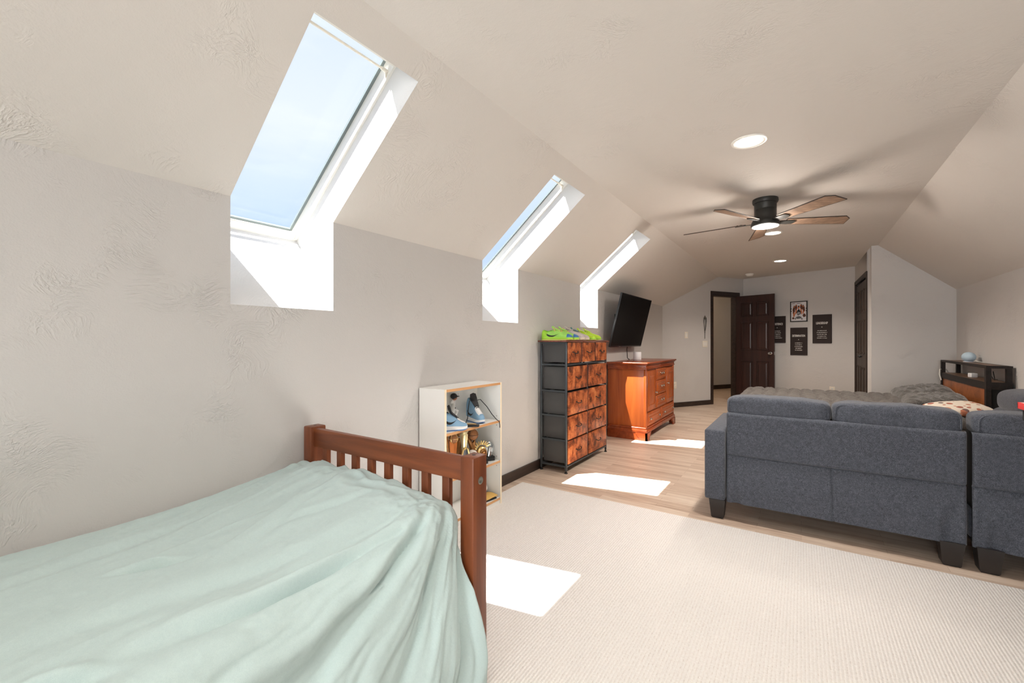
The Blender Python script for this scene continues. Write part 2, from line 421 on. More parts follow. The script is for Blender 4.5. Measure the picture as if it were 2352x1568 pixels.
# entry wall (A) with door opening
ta, tb, dz = 1.224, 1.86, 2.0
tc_ = (XT-XL)/dA.x
g = G(); g.poly([pA(0), pA(ta), pA(ta, 2.05), pA(0, ZC)])
g.poly([pA(0, ZC), pA(ta, 2.05), pA(tc_, 2.05), pA(tc_, ZT)])
g.poly([pA(ta, dz), pA(tb, dz), pA(tb, 2.05), pA(tc_, 2.05), pA(ta, 2.05)]); g.poly([pA(tb), pA(LA), pA(LA, 2.05), pA(tb, 2.05)])
g.poly([pA(tc_, 2.05), pA(tb, 2.05), pA(LA, 2.05), pA(LA, ZT), pA(tc_, ZT)])
struct('wall_entry', g, 'wall', smooth=False)
g = G(); g.poly([pB(0), pB(LB), pB(LB, ZT), pB(0, ZT)]); struct('wall_back', g, 'wall')
# hall beyond the open door
hf = lambda u, z: (-1.784+u*dA.x, 11.284+u*dA.y, z)
g = G(); g.poly([hf(-2.5, 0), hf(2.0, 0), hf(2.0, ZT), hf(-2.5, ZT)])
g.poly([hf(-2.5, 0), (A0.x, A0.y, 0), (A0.x, A0.y, ZT), hf(-2.5, ZT)]); g.poly([hf(2, 0), (A1.x, A1.y, 0), (A1.x, A1.y, ZT), hf(2, ZT)])
struct('wall_hall', g, 'wall', smooth=False)
g = G(); g.poly([hf(-2.5, ZT), hf(2.0, ZT), (A1.x, A1.y, ZT), (A0.x, A0.y, ZT)]); struct('ceiling_hall', g, 'ceil')
# wall behind the camera, with an unseen window added to carry fill light
wx0, wx1, wz0, wz1 = -1.0, 1.0, 0.75, 2.05
g = G(); g.poly([(XL, YB, 0), (wx0, YB, 0), (wx0, YB, ZT-0.08), (XT, YB, ZT), (XL, YB, ZC)]); g.poly([(wx1, YB, 0), (XR, YB, 0), (XR, YB, ZCR), (wx1, YB, 2.17)])
g.poly([(wx0, YB, 0), (wx1, YB, 0), (wx1, YB, wz0), (wx0, YB, wz0)]); g.poly([(wx0, YB, wz1), (wx1, YB, wz1), (wx1, YB, 2.17), (XTR, YB, ZT), (XT, YB, ZT), (wx0, YB, ZT-0.08)])
struct('wall_rear', g, 'wall', smooth=False)
g = G(); W = 0.06
g.box(wx0, wx1, YB-0.05, YB+0.02, wz0, wz0+W).box(wx0, wx1, YB-0.05, YB+0.02, wz1-W, wz1).box(wx0, wx0+W, YB-0.05, YB+0.02, wz0, wz1).box(wx1-W, wx1, YB-0.05, YB+0.02, wz0, wz1).box(-0.03, 0.03, YB-0.05, YB+0.02, wz0, wz1)
w4 = struct('window_4', g, 'white')
g = G(); g.poly([(wx0, YB-0.03, wz0), (wx1, YB-0.03, wz0), (wx1, YB-0.03, wz1), (wx0, YB-0.03, wz1)]); struct('pane', g, 'glass', w4)

# ---- skylights: plastered shaft, deep white frame, gasket, pane, blind rods
def skylight(i, y0, y1):
    g = G()
    for y in (y0, y1): g.poly([S(TO, 0, y), S(0, 0, y), (XL, y, ZS), S(tf0, nf, y), S(tf1, nf, y)])
    g.poly([(XL, y0, ZS), (XL, y1, ZS), S(tf0, nf, y1), S(tf0, nf, y0)]); g.poly([S(TO, 0, y0), S(TO, 0, y1), S(tf1, nf, y1), S(tf1, nf, y0)])
    r = struct('window_%d' % i, g, 'white_plaster', smooth=False)
    def ring(t0, t1, ya, yb, w, n0, n1):
        g = G()
        for (a, b, c, d) in ((t0-w, t1+w, ya-w, ya), (t0-w, t1+w, yb, yb+w), (t0-w, t0, ya, yb), (t1, t1+w, ya, yb)):
            p = [S(a, n0, c), S(b, n0, c), S(b, n0, d), S(a, n0, d), S(a, n1, c), S(b, n1, c), S(b, n1, d), S(a, n1, d)]
            g.add(p, [(0,1,2,3), (7,6,5,4), (0,4,5,1), (1,5,6,2), (2,6,7,3), (3,7,4,0)])
        return g
    struct('window_frame', ring(tf0+0.012, tf1-0.008, y0+0.012, y1-0.012, 0.067, nf-0.004, nf+0.07), 'white', r)
    struct('gasket', ring(tf0+0.026, tf1-0.018, y0+0.026, y1-0.026, 0.016, nf+0.060, nf+0.072), 'gasket', r)
    g = G(); g.poly([S(tf0, nf+0.071, y0), S(tf1, nf+0.071, y0), S(tf1, nf+0.071, y1), S(tf0, nf+0.071, y1)]); struct('pane', g, 'glass', r)
    for t in (tf1-0.045, tf0+0.035):
        g = G(); g.cyl(S(t, nf+0.018, y0+0.013), S(t, nf+0.018, y1-0.020), 0.0055, n=10)
        g.cyl(S(t, nf+0.018, y1-0.042), S(t, nf+0.018, y1-0.0125), 0.008, n=10)
        p = S(t, nf+0.018, y1-0.016); g.tube([p, S(t-0.015, nf+0.010, y1-0.0145), S(t-0.022, nf+0.004, y1-0.0145)], 0.005, 8)
        struct('blind_rod', g, 'plate', r)
for i, (a, b) in enumerate(SKY[2:]): skylight(i+1, a, b)
skylight(5, *SKY[1]); skylight(6, *SKY[0])  # unseen rear skylights, added to bounce more sun onto the near ceiling

# ---- baseboards, door trims, doors
def board(name, p, q, h=0.082, th=0.014, nrm=(1, 0)):
    g = G(); P = Vector((*p, 0)); Q = Vector((*q, 0)); N = Vector((*nrm, 0))*th
    g.extrude([P, Q, Q+Vector((0, 0, h)), P+Vector((0, 0, h))], N); struct(name, g, 'dark_trim', smooth=False)
board('baseboard_left', (XL, YB), (XL, 7.6))
nA = (dA.y, -dA.x); nB = (dB.y, -dB.x)
board('baseboard_entry', pA(0)[:2], pA(ta-0.057)[:2], nrm=nA); board('baseboard_back', pB(0)[:2], pB(LB)[:2], nrm=nB)
board('baseboard_right', (XR, YB), (XR, 7.0), nrm=(-1, 0)); board('baseboard_far', (0.73, 7.0), (XR, 7.0), nrm=(0, -1))
board('baseboard_hall', hf(-2.5, 0)[:2], hf(2, 0)[:2], h=0.1, nrm=nA)

def wallbox(g, pf, t0, t1, z0, z1, o0, o1):
    p = [pf(t, z, o) for o in (o0, o1) for (t, z) in ((t0, z0), (t1, z0), (t1, z1), (t0, z1))]
    g.add(p, [(3,2,1,0), (4,5,6,7), (0,1,5,4), (1,2,6,5), (2,3,7,6), (3,0,4,7)]); return g
g = G()
wallbox(g, pA, ta-0.057, ta, 0, dz+0.076, -0.002, 0.018); wallbox(g, pA, tb, tb+0.075, 0, dz+0.076, -0.002, 0.018)
wallbox(g, pA, ta, tb, dz, dz+0.076, -0.002, 0.018); wallbox(g, pA, ta-0.002, ta+0.012, 0, dz, -0.11, 0); wallbox(g, pA, tb-0.012, tb+0.002, 0, dz, -0.11, 0); wallbox(g, pA, ta, tb, dz-0.012, dz, -0.11, 0)
struct('trim_1', g, 'dark_trim', smooth=False)

def six_panel(g, w, h, t, cols, rows, face=(-1, 1)):
    """door slab in local x (width), z (height), y (thickness) with raised panels on both faces"""
    g.box(0, w, -t/2, t/2, 0, h)
    for sg in face:
        for (a, b) in cols:
            for (c, d) in rows:
                y0 = sg*t/2; rim = 0.012
                for (x0, x1, z0, z1) in ((a, b, c, c+rim), (a, b, d-rim, d), (a, a+rim, c, d), (b-rim, b, c, d)):
                    p = [(x0, y0, z0), (x1, y0, z0), (x1, y0, z1), (x0, y0, z1)]
                    ins = [(x0+0.003, y0+sg*0.007, z0+0.003), (x1-0.003, y0+sg*0.007, z0+0.003), (x1-0.003, y0+sg*0.007, z1-0.003), (x0+0.003, y0+sg*0.007, z1-0.003)]
                    g.loft([p, ins], cap=True)
                m = 0.03
                g.loft([[(a+m, y0, c+m), (b-m, y0, c+m), (b-m, y0, d-m), (a+m, y0, d-m)],
                        [(a+m+.014, y0+sg*0.006, c+m+.014), (b-m-.014, y0+sg*0.006, c+m+.014), (b-m-.014, y0+sg*0.006, d-m-.014), (a+m+.014, y0+sg*0.006, d-m-.014)]])
    return g
hp = pA(tb-0.035, 0, 0.03); WD = 0.665
d1 = thing('door_1', 'dark brown six-panel door standing open beside the posters', 'door', (hp[0], hp[1], 0.012), rzB, kind='structure')
g = G(); six_panel(g, WD, 1.985, 0.035, [(0.09, 0.30), (0.365, 0.575)], [(0.22, 0.78), (0.98, 1.50), (1.60, 1.86)]); ob('leaf', g, 'door', d1, smooth=False)
g = G(); g.lathe([(0.022, 0), (0.026, 0.004), (0.012, 0.008), (0.011, 0.03), (0.024, 0.042), (0.027, 0.056), (0.018, 0.068), (0.002, 0.07)], T=Matrix.Translation((WD-0.055, -0.0175, 0.93)) @ Matrix.Rotation(pi/2, 4, 'X'), n=20)
ob('door_knob', g, 'steel', d1, label='bright metal door knob')
g = G(); g.box(WD-0.001, WD+0.001, -0.012, 0.012, 0.90, 0.96); ob('latch_plate', g, 'steel', d1)

d2 = thing('door_2', 'dark brown bifold closet door on the side of the closet bump-out', 'door', pC(cy0)[:2]+(0.012,), atan2(B1.y-7.0, B1.x-0.73), kind='structure')
wl = (cy1-cy0)/2
for k in range(2):
    g = G(); six_panel(g, wl-0.008, cz-0.03, 0.03, [(0.07, wl/2-0.015), (wl/2+0.015, wl-0.08)], [(0.15, 0.78), (0.95, 1.45), (1.55, 1.88)], face=(1,))
    g = G().add([(x+k*wl+0.004, y-0.02, z) for x, y, z in g.v], g.f); lf = ob('leaf', g, 'door2', d2, smooth=False)
    g = G(); xx = k*wl+(wl-0.05 if k == 0 else 0.05)
    g.ball((xx, 0.02, 0.92), 0.016, 12, 8); g.cyl((xx, -0.006, 0.92), (xx, 0.015, 0.92), 0.008, n=10); ob('knob', g, 'black', lf)
def pC3(t, z, o): p = pC(t, z); return (p[0]-o, p[1], z)
g = G(); wallbox(g, pC3, cy0-0.06, cy0, 0, cz+0.06, 0, 0.016); wallbox(g, pC3, cy1, cy1+0.06, 0, cz+0.06, 0, 0.016); wallbox(g, pC3, cy0, cy1, cz, cz+0.06, 0, 0.016)
wallbox(g, pC3, cy0, cy0+0.012, 0, cz, -0.1, 0); wallbox(g, pC3, cy1-0.012, cy1, 0, cz, -0.1, 0)
struct('trim_2', g, 'door2', smooth=False)

# ------------------------------------------------------------------ rug
g = G(); g.rbox(-1.88, 1.44, -5.4, 2.957, 0.0, 0.012, 0.004, 2)
ob('area_rug', g, 'rug', label='large cream ribbed loop rug covering the near half of the wood floor', cat='rug')
RZ = 0.012

# ------------------------------------------------------------------ ceiling lights, fan, detector
def downlight(y, label):
    t = thing('recessed_light', label, 'ceiling light', (-0.26, y, ZT), group='recessed ceiling lights')
    g = G(); g.lathe([(0.073, 0.0), (0.073, -0.003), (0.08, -0.007), (0.094, -0.006), (0.0965, 0.0)], n=40, cap=False); ob('trim_ring', g, 'white', t)
    g = G(); g.lathe([(0.0745, -0.0015), (0.04, -0.0025), (0.0005, -0.003)], n=40); ob('lens', g, 'lamp', t)
downlight(2.935, 'round recessed ceiling light nearest the camera, in front of the fan')
downlight(5.563, 'round recessed ceiling light just beyond the fan')
downlight(7.54, 'round recessed ceiling light farthest back, near the smoke detector')
downlight(0.31, 'round recessed ceiling light out of view over the camera, added for fill'); downlight(-2.2, 'round recessed ceiling light out of view behind the camera, added for fill')  # out of view, carrying on the row's spacing, added to fill the near end
sd = thing('smoke_detector', 'round white smoke detector on the ceiling above the open door', 'smoke detector', (-0.76, 8.7, ZT))
g = G(); g.lathe([(0.07, 0.0), (0.07, -0.012), (0.062, -0.02)], n=28); ob('base', g, 'white', sd)
g = G(); g.lathe([(0.055, -0.02), (0.053, -0.034), (0.04, -0.042), (0.001, -0.043)], n=28); ob('cap', g, 'white', sd)

FX, FY = -0.252, 4.21
fan = thing('ceiling_fan', 'black hugger ceiling fan with five rustic wood blades and a round light', 'ceiling fan', (FX, FY, ZT))
g = G(); g.lathe([(0.095, 0), (0.097, -0.02), (0.092, -0.034), (0.085, -0.036)], n=36); ob('canopy', g, 'fan_metal', fan)
g = G(); g.lathe([(0.083, -0.034), (0.083, -0.085), (0.081, -0.088), (0.083, -0.091), (0.083, -0.14), (0.088, -0.165), (0.1, -0.185), (0.105, -0.2), (0.102, -0.215), (0.1, -0.217)], n=36); ob('motor_housing', g, 'fan_metal', fan)
g = G(); g.lathe([(0.106, -0.205), (0.109, -0.215), (0.106, -0.226), (0.098, -0.228)], n=36); ob('light_ring', g, 'fan_metal', fan)
g = G(); g.lathe([(0.102, -0.222), (0.098, -0.231), (0.06, -0.236), (0.001, -0.238)], n=36); ob('light_lens', g, 'fanlamp', fan)
ZB = -0.19
for k in range(5):
    R = Matrix.Rotation(radians(28.5+72*k), 4, 'Z') @ Matrix.Translation((0, 0, ZB)) @ Matrix.Rotation(radians(-13), 4, 'X')
    out = [(0.16, -0.042), (0.20, -0.046), (0.60, -0.068), (0.645, -0.030), (0.655, 0.062), (0.20, 0.046), (0.16, 0.042)]
    g = G(); g.extrude([(x, y, -0.002) for x, y in out], (0, 0, 0.005), T=R); bl = ob('blade', g, 'fan_wood', fan, smooth=False)
    g = G(); w = 0.0018
    for a in range(len(out)):
        p, q = out[a], out[(a+1) % len(out)]; g.cyl((*p, 0.0005), (*q, 0.0005), 0.0036, n=6, T=R)
    ob('blade_edge', g, 'fan_edge', bl)
    g = G(); g.extrude([(0.085, -0.022, -0.009), (0.16, -0.03, -0.009), (0.22, -0.028, -0.009), (0.235, 0, -0.009), (0.22, 0.028, -0.009), (0.16, 0.03, -0.009), (0.085, 0.022, -0.009)], (0, 0, 0.006), T=R)
    for (x, y) in ((0.185, -0.016), (0.185, 0.016), (0.215, 0)): g.cyl((x, y, 0.002), (x, y, 0.007), 0.006, n=8, T=R)
    ob('blade_bracket', g, 'fan_metal', fan)

# ------------------------------------------------------------------ bed with comforter (foreground)
BX0, BX1, BYF, BYB, BZ = -1.952, -0.925, 1.145, 1.222, 0.752
bed = thing('bed_frame', 'reddish brown wooden bed with slatted footboard under the pale green comforter', 'bed', (-1.44, 0.2, RZ))
def post(x0, x1):
    g = G(); g.rbox(x0, x1, BYF, BYB, RZ, BZ, 0.006, 2)
    return ob('post', g, 'bedwood_z', bed, world=True)
pl = post(BX0, BX0+0.062); pr_ = post(BX1-0.060, BX1)
for p, xx in ((pl, BX0+0.031), (pr_, BX1-0.03)):
    g = G(); g.cyl((xx, 1.185, BZ-0.001), (xx, 1.185, BZ+0.0006), 0.007, n=14); ob('peg_hole', g, 'fan_edge', p, world=True)
g = G(); T = Matrix.Translation((BX1, 1.184, 0.668)) @ Matrix.Rotation(pi/2, 4, 'Y')
g.lathe([(0.0135, -0.002), (0.0135, 0.0012), (0.011, 0.002), (0.006, 0.001), (0.001, 0.0005)], n=18, T=T); ob('bolt', g, 'bolt', pr_, world=True, label='silver barrel bolt')
g = G(); g.rbox(BX0+0.06, BX1-0.058, 1.160, 1.188, 0.660, 0.7445, 0.004, 2); ob('top_rail', g, 'bedwood', bed, world=True)
g = G(); g.rbox(BX0+0.06, BX1-0.058, 1.160, 1.188, 0.22, 0.34, 0.004, 2); ob('lower_rail', g, 'bedwood', bed, world=True)
sx0, sx1 = BX0+0.062, BX1-0.06
for k in range(8):
    cx = sx0+(sx1-sx0)*(k+0.75)/8.55
    g = G(); g.rbox(cx-0.018, cx+0.018, 1.164, 1.184, 0.335, 0.664, 0.003, 2); ob('slat', g, 'bedwood_z', bed, world=True)
g = G(); g.rbox(BX1-0.10, BX1-0.075, -0.85, BYF+0.01, 0.22, 0.36, 0.004, 2); ob('side_rail', g, 'bedwood', bed, world=True)
g = G(); g.rbox(BX0, BX1, -0.92, -0.85, RZ, 0.95, 0.006, 2); ob('headboard', g, 'bedwood', bed, world=True)

def nz(x, y, z=0): return noise.noise(Vector((x, y, z)))
def fbm(x, y, z=0, o=4):
    a, s, t = 1, 0, 0
    for _ in range(o): s += a*nz(x, y, z); t += a; a *= 0.5; x *= 2.03; y *= 2.03; z += 3.1
    return s/t
def sst(a, b, x):
    t = max(0, min(1, (x-a)/(b-a))); return t*t*(3-2*t)

def comforter():
    NU, NV = 300, 330
    Y0, Y1 = -0.55, 1.128
    XW = -1.955
    ss = []
    def prof(y):
        f = sst(0.55, 1.1, y)                      # rises against the footboard
        ztop = 0.535+0.050*f
        return ztop
    P = np.zeros((NV, NU, 3)); D = np.zeros((NV, NU, 2))
    SE, RR = 0.90, 0.085
    TOT = SE+RR*pi/2+0.50
    for j in range(NV):
        y = Y0+(Y1-Y0)*(j/(NV-1))
        f = sst(0.5, 1.1, y)
        zt = prof(y)
        xe = XW+SE                                   # where the roll-over starts
        for i in range(NU):
            s = TOT*(i/(NU-1))
            if s < SE:
                u = s/SE
                dome = 0.030*sin(pi*min(1, u*1.02))*(0.5+0.5*f)
                edge = -0.035*sst(0.06, 0.0, s)
                x = XW+s; z = zt+dome+edge
                tilt = -0.02*(1-f)*u
                z += tilt
            elif s < SE+RR*pi/2:
                a = (s-SE)/RR; zz = zt-0.02*(1-f)
                x = xe+RR*sin(a); z = zz-RR*(1-cos(a))
            else:
                d = s-SE-RR*pi/2; zz = zt-0.02*(1-f)-RR
                x = xe+RR+0.095*sst(0, 0.40, d)*(0.6+0.4*f); z = zz-d*0.985
            P[j, i] = (x, y, z)
    # normals of the plain drape
    du = np.gradient(P, axis=1); dv = np.gradient(P, axis=0); N = np.cross(du, dv); N /= np.linalg.norm(N, axis=2, keepdims=True)+1e-9
    if N[10, 10, 2] < 0: N = -N
    creases = [((0.50, -1.085), (0.82, -1.045), 0.013, 0.034), ((0.30, -1.12), (0.60, -1.075), 0.022, 0.014), ((0.84, -1.04), (1.06, -0.98), 0.018, 0.012), ((0.37, -1.49), (0.48, -1.445), 0.009, 0.020), ((0.12, -1.15), (0.24, -1.10), 0.014, 0.022),
               ((0.55, -1.33), (1.0, -1.52), 0.020, 0.006), ((0.2, -1.30), (0.85, -1.16), 0.03, 0.010), ((0.1, -1.62), (0.75, -1.72), 0.03, 0.007), ((0.75, -1.40), (1.02, -1.30), 0.014, 0.007)]
    yc, sc = 1.16, SE-0.03
    for j in range(NV):
        for i in range(NU):
            x, y, z = P[j, i]; s = TOT*(i/(NU-1))
            dy = max(1e-4, yc-y); ds = s-sc
            r = hypot(dy, ds); th = atan2(ds, dy)     # fan of folds about the pinned foot corner
            side = sst(-0.10, 0.14, ds)
            w = th*1.0+0.10*nz(y*2.2, s*2.2, 1.7)+0.05*nz(y*6, s*6, 4)
            ph = w*13.0
            a1 = (1-abs(sin(ph*0.5+0.7)))              # sharp valleys, soft crowns
            a1 = 1-a1**1.5
            ph2 = w*31+2.1*nz(y*1.3, s*1.3, 9)
            a2 = sin(ph2)
            amp = side*(0.036*sst(0.02, 0.30, r)*(0.55+0.45*nz(w*3.0, 0.5, 2)))
            h = amp*(a1-0.5)*1.6+side*0.0065*a2*sst(0.05, 0.3, r)*(0.6+0.8*nz(w*4, r*3, 5))
            top = 1-side
            # long shallow folds down the length of the bed
            h += top*0.0055*fbm(s*9+0.8*y, y*1.5, 3, 3)+top*0.0025*fbm(s*26+3*y, y*4, 7, 3)
            h += top*0.006*sin(s*24+1.8*nz(y*1.2, s*2, 8)+y*2.4)*sst(0.2, 0.9, 0.5+nz(y*1.7, s*2.6, 11))
            # bunched cloth along the footboard
            bn = sst(0.93, 1.10, y)*sst(0.12, -0.25, ds)
            rd = abs(fbm(s*7+5, y*14, 21, 4)); h += bn*(0.046*(0.35-abs(fbm(s*5.5+5, y*11, 21, 2)))+0.005*fbm(s*16, y*18, 31, 2))
            bc = math.exp(-((y-1.05)/0.09)**2-((ds-0.0)/0.10)**2)
            h += bc*(0.036*(0.3-abs(fbm(s*16, y*13, 41, 4)))+0.010)
            rg = max(0.0, 1-abs(fbm(s*8+y*1.2, y*1.7, 61, 3))*5.0); h += top*0.0045*rg*rg*sst(-0.1, 0.25, nz(s*2, y*2, 66))
            rs = max(0.0, 1-abs(fbm(w*5.5, r*1.6, 71, 3))*4.5); h -= side*0.008*rs*rs*sst(0.03, 0.2, r)
            h += side*0.006*fbm(w*16, r*3.5, 77, 3)*sst(0.03, 0.2, r)+0.0022*fbm(s*22, y*18, 88, 3)
            h += 0.0012*fbm(s*60, y*60, 51, 2)
            for (ya, xa), (yb, xb), cw, cd in creases:
                ex, ey = xb-xa, yb-ya; L2 = ex*ex+ey*ey
                if s > SE+0.12: break
                t = ((x-xa)*ex+(y-ya)*ey)/L2
                if -0.35 < t < 1.35:
                    dd = ((x-xa)*ey-(y-ya)*ex)/sqrt(L2); tp = math.exp(-((t-0.5)/0.5)**2)
                    h += tp*(-cd*math.exp(-(dd/cw)**2)+cd*0.9*math.exp(-((dd+cw*2.0)/(cw*1.6))**2))
            P[j, i] = P[j, i]+N[j, i]*h
            if P[j, i][2] < 0.03: P[j, i][2] = 0.03
            if s > SE+RR*pi/2 and P[j, i][0] < BX1-0.055: P[j, i][0] = BX1-0.055
            P[j, i][0] = max(P[j, i][0], -1.968)
            if P[j, i][1] > 1.135: P[j, i][1] = 1.135
    g = G(); g.v = [tuple(p) for p in P.reshape(-1, 3)]
    g.f = [(j*NU+i, j*NU+i+1, (j+1)*NU+i+1, (j+1)*NU+i) for j in range(NV-1) for i in range(NU-1)]
    return g
cf = ob('comforter', comforter(), 'comforter', label='rumpled pale sage green comforter draped over the wooden bed', cat='comforter', angle=75, fix=False)
cf.modifiers.new('thick', 'SOLIDIFY').thickness = 0.006

# ------------------------------------------------------------------ bookcase and what stands in it
KX0, KX1, KY0, KY1, KZ = -1.968, -1.758, 1.905, 2.492, 0.863
bc = thing('bookcase', 'low white open bookcase with raw wood shelf edges behind the footboard', 'bookcase', (-1.86, 2.2, RZ))
for y in (KY0, KY1-0.016):
    g = G(); g.box(KX0, KX1, y, y+0.016, RZ, KZ); sp_ = ob('side_panel', g, 'shelf_white', bc, world=True, smooth=False)
    g = G(); g.box(KX1, KX1+0.001, y, y+0.016, RZ, KZ); ob('edge_band', g, 'cream', sp_, world=True, smooth=False)
g = G(); g.box(KX0, KX0+0.004, KY0+0.016, KY1-0.016, 0.05, KZ); ob('back_panel', g, 'shelf_white', bc, world=True, smooth=False)
for z in (KZ-0.017, 0.582, 0.300, 0.040):
    g = G(); g.box(KX0+0.004, KX1-0.002, KY0+0.016, KY1-0.016, z, z+0.016)
    s_ = ob('shelf' if z < KZ-0.03 else 'top', g, 'shelf_white', bc, world=True, smooth=False)
    g = G(); g.box(KX1-0.002, KX1-0.0005, KY0+0.016, KY1-0.016, z, z+0.016); ob('edge_band', g, 'edge', s_, world=True, smooth=False)
g = G(); g.box(KX1-0.02, KX1-0.004, KY0+0.016, KY1-0.016, RZ, 0.040); ob('kick_board', g, 'shelf_white', bc, world=True, smooth=False)
for z in (0.56, 0.625, 0.275, 0.34):
    g = G(); g.cyl((-1.79, KY1-0.0165, z), (-1.79, KY1-0.0158, z), 0.0028, n=8); ob('peg_hole', g, 'seam', bc, world=True)
Z1s, Z2s, Z3s = 0.598, 0.316, 0.056

# ---- shoes
def shoe(name, label, cat, loc, rz, L=0.285, high=False, m_up='lime', m_sole='lime_sole', m_toe=None, m_heel=None, m_swoosh='sh_black', m_lace='lace_cream', m_out=None, group=None, m_tongue=None, m_box=None, hs=1.0):
    t = thing(name, label, cat, loc, rz, group)
    ss = [0, .02, .06, .12, .2, .3, .4, .5, .6, .7, .78, .85, .91, .955, .985, 1.0]
    hw = [.014, .024, .031, .035, .036, .035, .0345, .037, .041, .0445, .046, .0445, .040, .032, .020, .006]
    if high: hh = [.135, .150, .158, .160, .156, .150, .146, .128, .108, .088, .074, .066, .059, .052, .043, .030]
    else: hh = [.075, .088, .092, .085, .078, .084, .098, .094, .083, .071, .063, .057, .051, .044, .036, .026]
    zs = [.034, .034, .034, .033, .032, .030, .028, .027, .026, .025, .024, .024, .024, .025, .026, .026]
    fx = np.array(ss)*L; hw = np.array(hw)*L/0.285; hh = np.array(hh)*hs
    def ip(a, s): return float(np.interp(s, ss, a))
    def ring(s, k=1.0, zlo=None, lift=0):
        w, h, z0 = ip(hw, s)*k, ip(hh, s)+lift, ip(zs, s)-0.004
        pts = []
        for q in range(17):
            a = pi*q/16; c = cos(a); e = 0.62 if high else 0.8
            pts.append((s*L, w*math.copysign(abs(c)**0.55, c)*(1-0.25*sin(a)**3), z0+(h-z0)*sin(a)**e))
        return pts
    S_ = np.linspace(0, 1, 34)
    g = G(); g.loft([ring(s) for s in S_]); ob('upper', g, m_up, t, angle=60)
    def outline(k, dz0, dz1):
        g = G(); N = 30; pl_ = []
        for s in np.linspace(0, 1, N): pl_.append((s*L, ip(hw, s)*k))
        for s in np.linspace(1, 0, N): pl_.append((s*L, -ip(hw, s)*k))
        toe = lambda x: 0.010*max(0, (x/L-0.72)/0.28)**2
        g.loft([[(x*1.004, y*0.95, dz0+toe(x)) for x, y in pl_], [(x*1.01-0.001, y, dz0+0.004+toe(x)) for x, y in pl_], [(x*1.01-0.001, y, dz1(x/L)) for x, y in pl_], [(x, y*0.93, dz1(x/L)+0.002) for x, y in pl_]]); return g
    ob('midsole', outline(1.10, 0.005, lambda s: ip(zs, s)), m_sole, t, angle=60)
    ob('outsole', outline(1.09, 0.0, lambda s: 0.009), m_out or m_sole, t, angle=60)
    if m_toe: 
        g = G(); g.loft([ring(s, 1.03, lift=0.0015) for s in np.linspace(0.72 if high else 0.86, 1.0, 12)]); ob('toe_cap', g, m_toe, t, angle=60)
    if m_box:
        g = G(); g.loft([ring(s, 1.0, lift=0.0045)[4:13] for s in np.linspace(0.62, 0.90, 10)], closed=False, cap=False); ob('toe_box', g, m_box, t, angle=60)
    if m_heel:
        g = G(); g.loft([ring(s, 1.03, lift=0.001) for s in np.linspace(0.0, 0.20, 8)]); ob('heel_counter', g, m_heel, t, angle=60)
    # dark opening, tongue
    zc = ip(hh, 0.2)+0.001
    g = G(); n = 20; a0, a1 = (.05, .36)
    g.loft([[((a0+a1)/2*L+(a1-a0)/2*L*cos(2*pi*k/n)*q, ip(hw, .2)*0.62*q*sin(2*pi*k/n), np.interp((a0+a1)/2+(a1-a0)/2*cos(2*pi*k/n)*q, ss, hh)+0.0025-(1-q)*0.012) for k in range(n)] for q in (1.0, 0.75, 0.05)], cap=False); ob('collar_lining', g, 'sh_black' if m_tongue else m_up, t)
    tz = ip(hh, .40)
    g = G(); g.loft([[(x, w*c_, z) for c_ in (-1, -.5, 0, .5, 1)]+[(x+0.006, w*c_, z+0.007*(1-abs(c_))+0.003) for c_ in (1, .5, 0, -.5, -1)] for x, w, z in ((.60*L, .017, ip(hh, .6)-.002), (.5*L, .021, ip(hh, .5)-.001), (.41*L, .025, tz), (.36*L, .027, tz+.018), (.33*L, .022, tz+(.042 if high else .022)))]); ob('tongue', g, m_tongue or m_up, t, angle=60)
    g = G()
    for k, s in enumerate(np.linspace(0.40, 0.64, 6)):
        w = ip(hw, s)*0.52; z = ip(hh, s)
        g.tube([(s*L, -w, z-0.008), (s*L+0.004, -w*.5, z+0.005), (s*L+0.004, w*.5, z+0.005), (s*L, w, z-0.008)], 0.0028, 6)
    if not high:
        z = ip(hh, .4)
        g.tube([(.42*L, 0, z+.006), (.44*L, .02, z+.016), (.48*L, .034, z+.008), (.5*L, .044, z-.01)], 0.0025, 6); g.tube([(.42*L, 0, z+.006), (.40*L, -.02, z+.014), (.45*L, -.036, z+.004), (.48*L, -.042, z-.02)], 0.0025, 6)
    ob('laces', g, m_lace, t)
    if m_swoosh:
        for sg in (-1, 1):
            g = G(); top = []; bot = []
            for q in np.linspace(0, 1, 14):
                s = 0.16+0.46*q
                zc_ = 0.046+0.020*(1-q)**2+(0.012 if high else 0)+0.005*q; wd = 0.010*sin(pi*min(1, 0.12+q*0.9))**0.8*(1.15-q)
                zc_ = 0.062-0.030*sin(pi*(1-q)*0.75)+0.02*(1-q)**3+(0.012 if high else 0)
                for lst, z in ((top, zc_+wd), (bot, zc_-wd)):
                    h, z0 = ip(hh, s), ip(zs, s)-0.004; e = 0.62 if high else 0.8
                    sa = max(0.0, min(0.98, (z-z0)/(h-z0)))**(1/e); c_ = sqrt(1-sa*sa)
                    lst.append((s*L, sg*(ip(hw, s)*c_**0.55*(1-0.25*sa**3)+0.0014), z))
            k = len(top); g.add(top+bot, [(i, i+1, k+i+1, k+i) for i in range(k-1)]); ob('swoosh_mark', g, m_swoosh, t)
    return t

